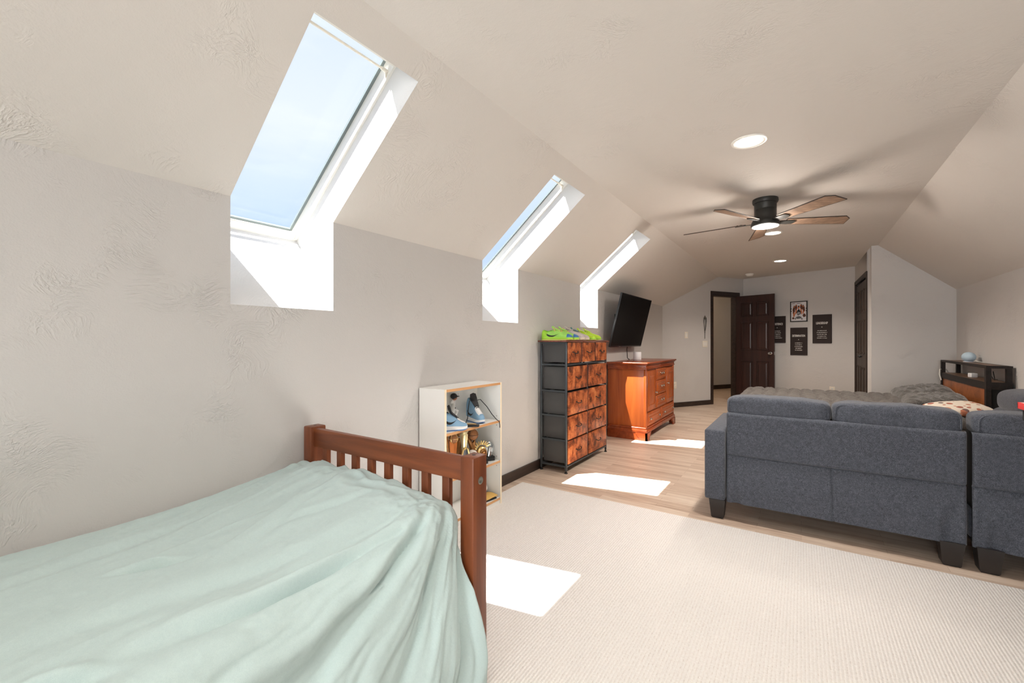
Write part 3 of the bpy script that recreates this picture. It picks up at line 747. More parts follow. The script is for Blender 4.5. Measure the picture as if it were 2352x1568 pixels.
HT = dict(high=True, m_up='sh_blue', m_sole='sh_white', m_out='sh_sole_blue', m_toe='sh_blue', m_box='sh_white', m_heel='sh_blue', m_tongue='sh_black', m_lace='sh_black', m_swoosh='sh_black', group='blue high-top sneakers in the bookcase')
s1 = shoe('high_top_sneaker', 'blue and white high-top sneaker facing out with loose black laces, right side of top shelf', 'shoe', (-1.945, 2.345, Z1s), radians(-16), L=0.18, hs=1.0, **HT)
g = G(); L_ = 0.18
g.tube([(.08, -.02, .145), (.085, -.045, .150), (.085, -.055, .09), (.08, -.056, .03), (.09, -.075, .006), (.105, -.11, .004)], 0.003, 6)
g.tube([(.075, .018, .145), (.08, .05, .150), (.11, .085, .10), (.14, .105, .05), (.17, .125, .012), (.186, .132, .004), (.193, .134, -.018), (.194, .134, -.04)], 0.003, 6)
ob('loose_lace', g, 'sh_black', s1)
shoe('high_top_sneaker', 'blue and white high-top sneaker pointing right at the front left of the top shelf', 'shoe', (-1.845, 1.945, Z1s), radians(58), L=0.185, hs=0.75, **HT)
sp = thing('insole_strap', 'flat black strap lying between the two blue sneakers', 'strap', (-1.80, 2.17, Z1s), radians(35))
g = G(); g.rbox(-0.02, 0.075, -0.024, 0.022, 0, 0.012, 0.005, 2); ob('pad', g, 'sh_black', sp)
g = G(); g.tube([(-0.015, 0.018, 0.012), (0.02, 0.004, 0.016), (0.055, 0.008, 0.014)], 0.004, 6); ob('piping', g, 'lace_orange', sp)

# ---- batter figurine
fg = thing('batter_figurine', 'small white figurine of a baseball batter in a dark helmet at back of top shelf', 'figurine', (-1.935, 2.185, Z1s), radians(20))
g = G()
g.lathe([(0.022, -0.0), (0.022, 0.033), (0.020, 0.036)], n=20); ob('base', g, 'shelf_white', fg)
FT = Matrix.Translation((0, 0, 0.030)) @ Matrix.Diagonal((0.86, 0.86, 0.86, 1))
bm_pts = [((0.0, -0.010, 0.008), 0.009), ((0.0, -0.014, 0.045), 0.010), ((0.0, -0.006, 0.085), 0.016), ((0.002, 0.0, 0.112), 0.014), ((0.0, 0.0, 0.138), 0.019), ((0.0, 0.0, 0.150), 0.008)]
g = G(); g.tube([p for p, r in bm_pts], [r for p, r in bm_pts], 10); g.tube([(0.0, 0.004, 0.085), (0.022, 0.024, 0.062), (0.010, 0.022, 0.030), (0.012, 0.022, 0.008)], [0.014, 0.012, 0.009, 0.008], 8)
g.tube([(0, 0.014, 0.142), (0.012, 0.030, 0.150), (0.024, 0.034, 0.172)], [0.009, 0.008, 0.007], 8); g.tube([(0, -0.014, 0.142), (-0.004, -0.028, 0.132), (0.012, -0.030, 0.15)], [0.009, 0.008, 0.006], 8)
g.v = [tuple(FT @ Vector(p)) for p in g.v]; ob('body', g, 'sh_white', fg)
g = G(); g.lathe([(0.0175, 0.086), (0.0175, 0.093)], n=14); g.v = [tuple(FT @ Vector(p)) for p in g.v]; ob('belt', g, 'sh_black', fg)
g = G(); g.ball((0.006, 0.004, 0.170), (0.020, 0.018, 0.021), 16, 10); g.v = [tuple(FT @ Vector(p)) for p in g.v]; ob('head', g, 'skin_figure', fg)
g = G(); g.ball((0.001, 0.001, 0.181), (0.027, 0.026, 0.024), 18, 10); g.rbox(0.015, 0.042, -0.012, 0.022, 0.178, 0.183, 0.002, 2); g.v = [tuple(FT @ Vector(p)) for p in g.v]; ob('helmet', g, 'sh_black', fg)
g = G(); g.tube([(0.024, 0.034, 0.160), (0.028, 0.040, 0.2)], [0.005, 0.007], 8); g.v = [tuple(FT @ Vector(p)) for p in g.v]; ob('bat', g, 'sh_white', fg)

# ---- trophies on the second shelf
def seams(g, c, r):
    for R in (Matrix.Rotation(0, 4, 'X'), Matrix.Rotation(pi/2, 4, 'X'), Matrix.Rotation(pi/2, 4, 'Y')):
        T = Matrix.Translation(c) @ Matrix.Rotation(0.5, 4, 'Z') @ R
        g.tube([(r*cos(2*pi*k/24), r*sin(2*pi*k/24), 0) for k in range(24)], 0.0016, 5, closed=True, T=T)
    return g
TG = 'trophies on the second shelf'
def tbase(t, w=0.05, d=0.045, h=0.022, m='black'):
    g = G(); g.rbox(-d/2, d/2, -w/2, w/2, 0, h, 0.002, 2); ob('base', g, m, t)
t = thing('basketball_trophy', 'copper column trophy with a brown basketball on top, leftmost tall trophy', 'trophy', (-1.83, 2.062, Z2s), radians(-20), TG)
tbase(t); g = G(); g.loft([[(-.006+x*k, y*k, z) for x, y in ((-.012, -.028), (.012, -.028), (.016, 0), (.012, .028), (-.012, .028))] for z, k in ((0.022, .62), (0.10, .72), (0.19, .95), (0.215, 1.0))]); ob('column', g, 'copper', t, smooth=False)
g = G(); g.tube([(-.004, -.026, .022), (-.004, -.032, .12), (-.004, -.042, .21), (-.004, -.036, .245), (-.004, -.012, .258)], [.006, .006, .007, .006, .003], 8); ob('arch', g, 'bronze', t)
g = G(); g.ball((0.006, 0, 0.222), 0.030); bl = ob('ball', g, 'ball_brown', t); g = G(); seams(g, Vector((0.006, 0, 0.222)), 0.0302); ob('seams', g, 'gold', bl)
t = thing('plaque_trophy', 'gold figure trophy with a silver plaque in a gold rope frame', 'trophy', (-1.815, 2.150, Z2s), radians(-15), TG)
tbase(t, 0.05, 0.04)
g = G(); g.lathe([(0.012, 0.02), (0.010, 0.10), (0.014, 0.13), (0.017, 0.15), (0.020, 0.175), (0.024, 0.20), (0.026, 0.232), (0.021, 0.238), (0.028, 0.252), (0.018, 0.256)], n=14); ob('cup', g, 'gold_bright', t)
g = G(); g.rbox(0.014, 0.020, -0.023, 0.023, 0.025, 0.135, 0.003, 2); ob('plaque', g, 'silver', t)
g = G(); g.tube([(0.018, -0.027, 0.022), (0.018, -0.028, 0.10), (0.018, -0.018, 0.14), (0.018, 0, 0.15), (0.018, 0.018, 0.14), (0.018, 0.028, 0.10), (0.018, 0.027, 0.022)], 0.006, 8); ob('rope_frame', g, 'gold', t)
t = thing('batter_trophy', 'bronze batter figure trophy behind the plaque trophy, elbow raised', 'trophy', (-1.905, 2.205, Z2s), radians(-10), TG)
tbase(t, 0.05, 0.05); g = G(); g.tube([(0, -.012, .022), (0, -.014, .07), (0, -.004, .12), (0, 0, .175), (0, 0, .19)], [.009, .011, .016, .02, .008], 8); g.tube([(0, .01, .022), (.005, .02, .07), (0, .004, .12)], [.009, .011, .014], 8)
g.tube([(0, .014, .175), (.01, .045, .165), (.014, .02, .195)], [.009, .008, .007], 8); g.ball((.003, 0, .212), .016, 12, 8); g.tube([(.012, .015, .2), (-.01, -.03, .25)], [.004, .008], 8); ob('figure', g, 'bronze', t)
t = thing('baseball', 'white baseball on a small stand on the second shelf just behind the bed post', 'ball', (-1.800, 2.216, Z2s), 0)
g = G(); g.lathe([(0.026, 0), (0.026, 0.010), (0.014, 0.020), (0.014, 0.036), (0.020, 0.048), (0.016, 0.050)], n=20); ob('stand', g, 'black', t)
g = G(); g.ball((0, 0, 0.084), 0.037); ob('cover', g, 'leather_white', t)
g = G()
for sg in (-1, 1): g.tube([(0.0374*sin(a)*0.80, 0.0374*cos(a)*0.92, 0.084+sg*(0.016+0.008*cos(2*a))) for a in np.linspace(0.3, pi-0.3, 14)], 0.0009, 5)
ob('stitching', g, 'red_stitch', t)
t = thing('basketball_hand_trophy', 'bronze trophy holding up a brown basketball, tallest on the second shelf', 'trophy', (-1.845, 2.272, Z2s), radians(-20), TG)
tbase(t, 0.06, 0.05); g = G(); g.tube([(0, .012, .022), (0, .006, .08), (0, -.006, .13), (0, -.022, .165), (-.002, -.038, .195)], [.024, .018, .017, .014, .004], 10); g.tube([(0, .004, .10), (0, .012, .15), (0, .02, .168)], [.016, .014, .005], 8); ob('arm', g, 'bronze', t)
g = G(); g.ball((0, 0.004, 0.205), 0.038); bl = ob('ball', g, 'ball_brown', t); g = G(); seams(g, Vector((0, 0.004, 0.205)), 0.0382); ob('seams', g, 'seam', bl)
t = thing('glove_trophy', 'gold fielder glove and flame trophy on a black base', 'trophy', (-1.815, 2.335, Z2s), radians(-25), TG)
tbase(t, 0.075, 0.05, 0.03); g = G(); g.ball((0, 0, 0.075), (0.022, 0.040, 0.045), 18, 12); ob('glove', g, 'gold', t)
g = G(); g.tube([(0.02, 0.022*cos(a)+0.004, 0.075+0.026*sin(a)) for a in np.linspace(0, 2*pi, 20)[:-1]], 0.006, 6, closed=True); g.ball((0.02, 0.004, 0.073), 0.017, 12, 8); ob('pocket', g, 'bronze', t)
g = G()
for k in range(9):
    a = radians(38+k*15); g.tube([(0, .045*cos(a), .085+.045*sin(a)), (0, .075*cos(a-.12), .085+.072*sin(a-.12))], [.008, .003], 6)
ob('flame_crest', g, 'gold', t)
t = thing('silver_ball_trophy', 'silver disc trophy with a small batter on a dark base, right end of second shelf', 'trophy', (-1.825, 2.432, Z2s), radians(-30), TG)
tbase(t, 0.07, 0.05, 0.03); g = G(); g.ball((-0.004, 0, 0.082), (0.012, 0.042, 0.048), 22, 12); ob('disc', g, 'silver', t)
g = G(); g.tube([(.012, -.008, .03), (.012, -.004, .06), (.012, .002, .095)], [.006, .009, .010], 8); g.ball((.012, .004, .113), .011, 10, 8); g.tube([(.012, .0, .10), (.014, -.02, .112), (.014, -.03, .14)], [.006, .005, .003], 6); g.tube([(.012, .006, .03), (.012, .012, .06)], .006, 6); ob('batter', g, 'silver', t)
t = thing('medal_trophy', 'small gold medal stand at the left end of the second shelf', 'trophy', (-1.84, 1.995, Z2s), radians(-20), TG)
tbase(t, 0.05, 0.04, 0.02); g = G(); g.cyl((0, 0, .02), (0, 0, .05), .006, n=10); g.ball((0, 0, .072), (.008, .026, .026), 16, 10); ob('medal', g, 'bronze', t)
# ---- bottom shelf
t = thing('toy_ball', 'black and white ball on the bottom shelf beside the bed post', 'ball', (-1.885, 2.385, Z3s), radians(20))
g = G(); g.ball((0, 0, 0.062), 0.062); ob('shell', g, 'sh_black', t); g = G(); g.ball((0.008, 0.008, 0.066), (0.056, 0.050, 0.048)); ob('patch', g, 'sh_white', t)
t = thing('envelope_folder', 'tan padded envelope lying on the bottom shelf', 'envelope', (-1.820, 2.375, Z3s), radians(-8))
g = G(); g.grid(lambda u, v: ((u-0.5)*0.10, (v-0.5)*0.16, 0.012+0.012*v+0.006*sin(u*3)), 12, 12); e_ = ob('sleeve', g, 'envelope', t); e_.modifiers.new('s', 'SOLIDIFY').thickness = 0.004
g = G(); g.rbox(-0.046, 0.046, -0.075, 0.075, 0.0, 0.010, 0.002, 2); ob('contents', g, 'sh_black', t)

# ------------------------------------------------------------------ drawer tower
TX0, TX1, TY0, TY1, TZ = -1.955, -1.690, 3.372, 4.300, 1.160
tw = thing('drawer_tower', 'tall drawer tower with rustic orange wood fronts and grey metal frame', 'dresser', (-1.82, 3.84, 0))
fr = 0.018
g = G()
for x in (TX0, TX1-fr):
    for y in (TY0, TY1-fr): g.rbox(x, x+fr, y, y+fr, 0.02, TZ-0.014, 0.003, 1)
rows = [(0.077, 0.281), (0.289, 0.493), (0.502, 0.706), (0.721, 0.932), (0.960, 1.146)]
zb = [0.052]+[(rows[k][1]+rows[k+1][0])/2-0.009 for k in range(4)]
for z in zb+[TZ-0.032]:
    for y in (TY0, TY1-fr): g.box(TX0+0.004, TX1-0.004, y+0.0015, y+fr-0.0015, z, z+0.016)
for z in (zb[0], zb[4], TZ-0.032):
    for x in (TX0, TX1-fr): g.box(x+0.0015, x+fr-0.0015, TY0+0.004, TY1-0.004, z+0.0005, z+0.0155)
for z in zb[1:4]:
    g.box(TX0+0.0015, TX0+fr-0.0015, TY0+0.004, TY1-0.004, z, z+0.012)
ym = 3.820; g.box(TX1-fr+0.003, TX1-0.002, ym-0.009, ym+0.009, 0.056, zb[4]+0.004); g.box(TX0+0.003, TX0+fr-0.002, ym-0.009, ym+0.009, 0.056, zb[4]+0.004)
for y in (3.682, 3.993): g.box(TX1-fr+0.003, TX1-0.002, y-0.008, y+0.008, zb[4]+0.004, TZ-0.026)
ob('frame', g, 'towerframe', tw, world=True)
for x in (TX0+0.009, TX1-0.009):
    for y in (TY0+0.009, TY1-0.009):
        g = G(); g.lathe([(0.013, 0), (0.015, 0.004), (0.013, 0.010), (0.006, 0.013), (0.006, 0.024)], (x, y, 0), 12); ob('foot', g, 'black', tw, world=True)
g = G(); g.rbox(TX0-0.004, TX1+0.014, TY0-0.035, TY1+0.028, TZ-0.014, TZ, 0.003, 2); ob('top', g, 'towertop', tw, world=True)
random.seed(3)
def tower_drawer(y0, y1, z0, z1, sag):
    g = G(); g.rbox(TX0+0.022, TX1-0.012, y0, y1, z0+0.004, z1-0.006, 0.008, 2); d = ob('drawer', g, 'charcoal', tw, world=True)
    g = G(); g.rbox(TX1-0.012, TX1+0.004+sag, y0+0.002, y1-0.002, z0, z1-0.004, 0.006, 2); ob('front', g, 'rust', d, world=True)
    ymid = (y0+y1)/2; z = (z0+z1)/2+0.004; x = TX1+0.004+sag
    g = G(); g.tube([(x-0.003, ymid-0.052, z), (x+0.008, ymid-0.050, z-0.002), (x+0.014, ymid-0.030, z-0.013), (x+0.014, ymid+0.030, z-0.013), (x+0.008, ymid+0.050, z-0.002), (x-0.003, ymid+0.052, z)], 0.0042, 8)
    for q in (-0.052, 0.052): g.ball((x, ymid+q, z), 0.006, 8, 6)
    ob('handle', g, 'black', d, world=True, label='dark bail handle')
for k, (z0, z1) in enumerate(rows):
    for a, b in ([(3.395, 3.807), (3.833, 4.278)] if k < 4 else [(3.395, 3.672), (3.692, 3.983), (4.003, 4.278)]):
        tower_drawer(a, b, z0, z1, random.uniform(0, 0.006))

# shoes on the tower
LG = 'lime green running shoes on the drawer tower'
LK = dict(m_up='lime', m_sole='lime_sole', m_out='yellow_pale', m_toe='toe_blue', m_heel='lime_sole', m_lace='lace_orange', m_swoosh='sh_black', group=LG)
shoe('running_shoe', 'lime green running shoe with blue toe, nearest the left edge of the tower', 'shoe', (-1.943, 3.392, TZ), radians(7), L=0.285, **LK)
shoe('running_shoe', 'second lime green blue-toed running shoe, next to the leftmost one', 'shoe', (-1.938, 3.505, TZ), radians(9), L=0.285, **LK)
GK = dict(m_up='sh_grey', m_lace='sh_grey', m_swoosh=None, group='grey running shoes on the drawer tower')
shoe('running_shoe', 'pale grey running shoe with cream sole in the middle of the tower top', 'shoe', (-1.940, 3.625, TZ), radians(11), L=0.285, m_sole='sh_grey_sole', hs=1.08, **GK)
shoe('running_shoe', 'grey running shoe with teal heel and tongue, right of the pale grey one', 'shoe', (-1.940, 3.755, TZ), radians(13), L=0.275, m_sole='sh_grey_sole', m_heel='teal', m_tongue='teal', **GK)
YK = dict(m_up='yellow', m_sole='lime_sole', m_out='yellow_pale', m_swoosh='sh_black', m_lace='yellow_pale', group='yellow-green running shoes on the drawer tower')
shoe('running_shoe', 'yellow-green running shoe second from the right end of the tower', 'shoe', (-1.940, 3.895, TZ), radians(14), L=0.28, hs=0.95, **YK)
shoe('running_shoe', 'yellow-green running shoe at the right end of the tower top', 'shoe', (-1.940, 4.025, TZ), radians(24), L=0.28, hs=1.0, **YK)

# ------------------------------------------------------------------ cherry dresser
DX0, DX1, DY0, DY1, DZ = -1.955, -1.50, 5.015, 6.305, 0.905
dr = thing('cherry_dresser', 'glossy cherry wood dresser with doors and drawers below the television', 'dresser', (-1.72, 5.66, 0))
g = G(); g.rbox(DX0, DX1, DY0, DY1, 0.12, 0.85, 0.004, 2); ob('body', g, 'cherry', dr, world=True)
g = G(); g.rbox(DX0-0.004, DX1+0.038, DY0-0.045, DY1+0.045, DZ-0.020, DZ, 0.006, 3); g.rbox(DX0, DX1+0.026, DY0-0.032, DY1+0.032, DZ-0.034, DZ-0.019, 0.006, 2); g.rbox(DX0, DX1+0.014, DY0-0.016, DY1+0.016, 0.835, DZ-0.033, 0.004, 2); g.rbox(DX0, DX1+0.020, DY0-0.022, DY1+0.022, 0.822, 0.838, 0.006, 2)
ob('top', g, 'cherry_y', dr, world=True)
g = G(); g.rbox(DX0, DX1+0.012, DY0-0.014, DY1+0.014, 0.125, 0.150, 0.008, 3); g.rbox(DX0, DX1+0.022, DY0-0.024, DY1+0.024, 0.085, 0.128, 0.006, 2)
ob('plinth', g, 'cherry_y', dr, world=True)
def bracket_foot(y, sy, x, sx):
    P = [(0, 0), (0.17, 0), (0.14, 0.035), (0.11, 0.045), (0.09, 0.088), (0, 0.088)]
    P = [(0, 0), (0.10, 0), (0.105, 0.030), (0.14, 0.045), (0.17, 0.088), (0, 0.088)]
    g = G(); g.extrude([(x, y+sy*a, b) for a, b in P], (-sx*0.02, 0, 0)); g.extrude([(x-sx*a*0.8, y, b) for a, b in P], (0, sy*0.02, 0)); return g
for y, sy in ((DY0-0.028, 1), (DY1+0.028, -1)):
    g = bracket_foot(y, sy, DX1+0.026, 1); ob('foot', g, 'cherry_y', dr, world=True, smooth=False)
g = G(); g.box(DX0, DX1-0.05, DY0-0.02, DY0-0.002, 0.0, 0.09); ob('skirt', g, 'cherry_y', dr, world=True, smooth=False)
def raised(parent, name, y0, y1, z0, z1, knobs, x=DX1, m='cherry', door=False):
    g = G(); g.rbox(x-0.002, x+0.016, y0, y1, z0, z1, 0.003, 2)
    q = 0.05 if door else 0.018; x1 = x+0.016
    for (d0, d1, h) in ((q, q+0.010, 0.006),):
        def rect(d, xx): return [(xx, y0+d, z0+d), (xx, y1-d, z0+d), (xx, y1-d, z1-d), (xx, y0+d, z1-d)]
        g.loft([rect(d0, x1-0.001), rect(d0+0.006, x1+h), rect(d0+0.012, x1+h), rect(d0+0.022, x1+0.001), rect(d0+0.034, x1+0.001), rect(d0+0.06 if door else d0+0.04, x1+0.007)])
    o = ob(name, g, m, parent, world=True, angle=25)
    for (yk, zk) in knobs:
        g = G(); g.lathe([(0.009, 0), (0.005, 0.006), (0.006, 0.012), (0.014, 0.018), (0.012, 0.026), (0.001, 0.029)], n=14, T=Matrix.Translation((x1+0.002, yk, zk)) @ Matrix.Rotation(pi/2, 4, 'Y')); ob('knob', g, 'pewter', o, world=True)
    return o
raised(dr, 'door', 5.045, 5.385, 0.335, 0.80, [(5.365, 0.53)], door=True); raised(dr, 'door', 5.900, 6.275, 0.335, 0.80, [(5.925, 0.60)], door=True)
for z0, z1 in ((0.335, 0.485), (0.495, 0.665), (0.675, 0.812)):
    raised(dr, 'drawer', 5.415, 5.868, z0, z1, [(5.595, (z0+z1)/2+0.01), (5.69, (z0+z1)/2+0.01)])
raised(dr, 'drawer', 5.045, 5.60, 0.165, 0.315, [(5.13, 0.24), (5.50, 0.24)]); raised(dr, 'drawer', 5.63, 6.275, 0.165, 0.315, [(5.75, 0.24), (6.18, 0.24)])
g = G(); g.rbox(-1.52, DX1+0.012, DY0-0.004, DY0+0.028, 0.15, 0.822, 0.004, 2); g.rbox(-1.52, DX1+0.012, DY1-0.028, DY1+0.004, 0.15, 0.822, 0.004, 2); ob('corner_stile', g, 'cherry', dr, world=True)

# television on a tilting wall arm
tvt = thing('television', 'large black flat television tilted forward on the left wall above the cherry dresser', 'television', (-1.80, 5.47, 1.40))
TL = Matrix.Rotation(radians(13.5), 4, 'Y'); hw_, hh_ = 0.592, 0.328
g = G(); g.rbox(-0.022, 0.0, -hw_, hw_, -hh_, hh_, 0.003, 2, T=TL); ob('bezel', g, 'black', tvt)
g = G(); g.box(-0.001, 0.0008, -hw_+0.009, hw_-0.009, -hh_+0.016, hh_-0.009, T=TL); ob('screen', g, 'screen', tvt, smooth=False)
g = G(); g.rbox(-0.055, -0.020, -hw_*0.55, hw_*0.55, -hh_+0.03, hh_*0.35, 0.012, 2, T=TL); ob('back_housing', g, 'black_soft', tvt)
g = G(); g.box(-0.181, -0.170, -0.16, 0.22, -0.12, 0.10); g.box(-0.172, -0.06, -0.10, -0.07, -0.02, 0.02); g.box(-0.172, -0.06, 0.07, 0.10, -0.02, 0.02); g.box(-0.065, -0.045, -0.16, 0.2, -0.16, 0.12, T=TL); ob('wall_bracket', g, 'black', tvt, smooth=False)
g = G(); g.box(0.0005, 0.0016, -0.30, -0.24, -hh_+0.003, -hh_+0.009, T=TL); ob('badge', g, 'pewter', tvt, smooth=False)
g = G(); g.tube([(-1.90, 5.60, 1.15), (-1.92, 5.60, 1.05), (-1.92, 5.62, 0.93), (-1.90, 5.64, 0.912)], 0.005, 8); ob('television_cable', g, 'black', label='black cable hanging from the television down to the cherry dresser', cat='cable')
hb = thing('wifi_hub', 'white cylindrical hub standing on the cherry dresser under the television', 'hub', (-1.80, 5.66, DZ))
g = G(); g.lathe([(0.050, 0.004), (0.052, 0.008), (0.052, 0.100), (0.048, 0.106), (0.001, 0.107)], n=32); ob('shell', g, 'white_plastic', hb)
g = G(); g.lathe([(0.048, 0), (0.048, 0.004)], n=32); ob('foot_ring', g, 'gasket', hb)
g = G(); g.tube([(-0.05, -0.01, 0.02), (-0.08, -0.02, 0.006), (-0.12, -0.01, 0.004)], 0.0025, 6); ob('power_cord', g, 'cord', hb)

# ------------------------------------------------------------------ things on the far walls
def wallthing(name, label, cat, pf, t, z, rz, group=None): return thing(name, label, cat, pf(t, z, 0.001), rz, group)
def plate(t, w, h, gang):
    g = G(); g.rbox(-w/2, w/2, -0.005, 0, -h/2, h/2, 0.002, 2); ob('plate', g, 'plate', t)
    for k in range(gang):
        x = (k-(gang-1)/2)*0.046
        g = G(); g.rbox(x-0.016, x+0.016, -0.0085, -0.004, -0.033, 0.033, 0.0015, 1); ob('rocker', g, 'white', t)
t = wallthing('light_switch', 'single white light switch plate alone on the entry wall', 'light switch', pA, 0.557, 1.265, rzA); plate(t, 0.075, 0.115, 1)
t = wallthing('light_switch', 'double white light switch plate below the wire ornament beside the door', 'light switch', pA, 1.02, 1.105, rzA); plate(t, 0.125, 0.118, 2)
def outlet(t):
    g = G(); g.rbox(-0.038, 0.038, -0.005, 0, -0.06, 0.06, 0.002, 2); ob('plate', g, 'plate', t)
    for z in (-0.026, 0.026):
        g = G(); g.rbox(-0.017, 0.017, -0.007, -0.004, z-0.017, z+0.017, 0.004, 2); r = ob('socket', g, 'white', t)
        g = G(); g.box(-0.008, -0.005, -0.0075, -0.0065, z-0.004, z+0.006); g.box(0.005, 0.008, -0.0075, -0.0065, z-0.004, z+0.006); g.box(-0.002, 0.002, -0.0075, -0.0065, z-0.012, z-0.008); ob('slot', g, 'black', r, smooth=False)
t = wallthing('wall_outlet', 'white power outlet low on the wall under the posters', 'outlet', pB, 1.44, 0.345, rzB); outlet(t)
t = wallthing('wall_outlet', 'white power outlet on the entry wall, mostly behind the cherry dresser', 'outlet', pA, 0.285, 0.388, rzA); outlet(t)
orn = wallthing('wire_ornament', 'dark wire teardrop ornament hanging above the double light switch', 'wall ornament', pA, 1.012, 1.40, rzA)
g = G()
for sg in (-1, 1):
    g.tube([(0, -0.012, 0.215), (sg*0.03, -0.014, 0.175), (sg*0.034, -0.014, 0.12), (sg*0.022, -0.012, 0.02), (sg*0.008, -0.010, -0.06), (0, -0.010, -0.075)], 0.0032, 6)
    g.tube([(0, -0.012, 0.205), (sg*0.012, -0.03, 0.17), (sg*0.010, -0.028, 0.08), (sg*0.004, -0.014, -0.05)], 0.0025, 6)
g.tube([(-0.032, -0.014, 0.165), (0, -0.022, 0.160), (0.032, -0.014, 0.165)], 0.004, 6); ob('wire_loop', g, 'black', orn)
g = G(); g.tube([(0, -0.01, -0.07), (0, -0.01, -0.2)], 0.0035, 6); g.ball((0, -0.010, -0.085), 0.007, 8, 6); ob('stem', g, 'black', orn)
g = G(); g.lathe([(0.014, 0.150), (0.012, 0.19), (0.006, 0.2), (0.003, 0.225)], (0, -0.014, 0), 10); ob('cap', g, 'pewter', orn)

def TX(x, z, y): return Matrix.Translation((x, y, z)) @ Matrix.Rotation(pi/2, 4, 'X')
def canvas(t0, t1, z0, z1, title, lines, label):
    tm = (t0+t1)/2; w = t1-t0; h = z1-z0
    t = wallthing('poster', label, 'poster', pB, tm, (z0+z1)/2, rzB, 'black word posters')
    g = G(); g.rbox(-w/2, w/2, -0.016, 0, -h/2, h/2, 0.002, 1); ob('canvas', g, 'canvas', t)
    o = ob('title_lettering', lettering(title, 0.052, TX(0, h*0.20, -0.0168), 0.60 if len(title) < 12 else 0.49), 'ink', t, smooth=False)
    ww = o.dimensions.x if o.dimensions.x else 0.2
    g = G(); g.box(-0.006, 0.006, -0.0172, -0.0165, h*0.055, h*0.055+0.010); ob('divider', g, 'ink', t, smooth=False)
    # the small print is too far off to read: rows of letter-sized strokes
    g = G(); rnd = random.Random(sum(map(ord, title)))
    for k, lw in enumerate(lines):
        z = -h*0.06-k*0.031; x = -lw*w/2
        while x < lw*w/2:
            cw = rnd.uniform(0.0035, 0.007); g.box(x, min(x+cw, lw*w/2), -0.0172, -0.0165, z-rnd.uniform(0.004, 0.007), z+rnd.uniform(0.003, 0.007)); x += cw+rnd.choice((0.002, 0.002, 0.003, 0.008))
    ob('small_print', g, 'ink', t, smooth=False)
canvas(0.474, 0.744, 1.127, 1.605, 'PERSISTENCE', [0.36, 0.45, 0.38, 0.42, 0.6], 'black word poster partly hidden behind the open door')
canvas(0.821, 1.084, 0.912, 1.392, 'DETERMINATION', [0.42, 0.40, 0.46, 0.36, 0.42], 'black DETERMINATION poster hanging below the framed basketball print')
canvas(1.162, 1.436, 1.120, 1.602, 'LEADERSHIP', [0.48, 0.54, 0.5, 0.46, 0.52], 'black LEADERSHIP poster at the right, nearest the closet')
pt = wallthing('framed_print', 'black framed colour print of basketball players above the DETERMINATION poster', 'picture', pB, 0.952, 1.672, rzB)
w, h = 0.265, 0.355
g = G()
for (a, b, c, d) in ((-w/2, w/2, -h/2, -h/2+.014), (-w/2, w/2, h/2-.014, h/2), (-w/2, -w/2+.014, -h/2, h/2), (w/2-.014, w/2, -h/2, h/2)): g.box(a, b, -0.018, 0, c, d)
ob('frame', g, 'black', pt, smooth=False)
g = G(); g.box(-w/2+.01, w/2-.01, -0.012, -0.008, -h/2+.01, h/2-.01); pp = ob('print', g, 'paper', pt, smooth=False)
def blobs(mat, name, items, y):
    g = G()
    for (x, z, rx, rz_, a) in items:
        T = Matrix.Translation((x, y, z)) @ Matrix.Rotation(radians(a), 4, 'Y'); n = 14
        g.extrude([(rx*cos(2*pi*k/n)*(1+0.18*sin(3*k)), 0, rz_*sin(2*pi*k/n)*(1+0.15*cos(2*k))) for k in range(n)], (0, -0.0004, 0), T=T)
    ob(name, g, mat, pp, smooth=False)
blobs('brown', 'backdrop_shapes', [(-.075, .03, .018, .07, 4), (.075, .045, .020, .06, -4), (.085, -.07, .024, .03, 0), (-.085, -.115, .018, .018, 0), (-.113, .05, .006, .010, 0), (-.113, .01, .006, .010, 0), (.113, .05, .006, .010, 0), (.113, .01, .006, .010, 0), (.04, .075, .018, .05, 0), (-.04, .07, .018, .05, 0)], -0.0122)
blobs('orange', 'player_shapes', [(0, .075, .015, .020, 0), (0, .045, .008, .016, 0), (-.040, .0, .010, .055, 10), (.040, .0, .010, .055, -10), (-.068, .085, .011, .015, 0), (.068, .090, .011, .015, 0), (-.072, -.05, .013, .045, 4), (.030, .105, .010, .013, 0), (-.032, .105, .010, .013, 0), (.07, -.01, .009, .035, 0)], -0.0128)
blobs('sh_black', 'jersey_shape', [(0, -.015, .031, .050, 0), (0, .092, .015, .009, 0), (-.068, .100, .011, .006, 0), (.068, .105, .011, .006, 0), (-.08, .142, .03, .004, 0), (.0, .142, .04, .004, 0)], -0.0134)
blobs('pgrey', 'lower_shapes', [(.0, -.105, .045, .022, 0), (-.05, -.125, .012, .012, 0), (.05, -.130, .012, .012, 0)], -0.0138)
ob('jersey_number', lettering('23', 0.05, TX(0, -.03, -0.0145), 0.8), 'paper', pp, smooth=False)

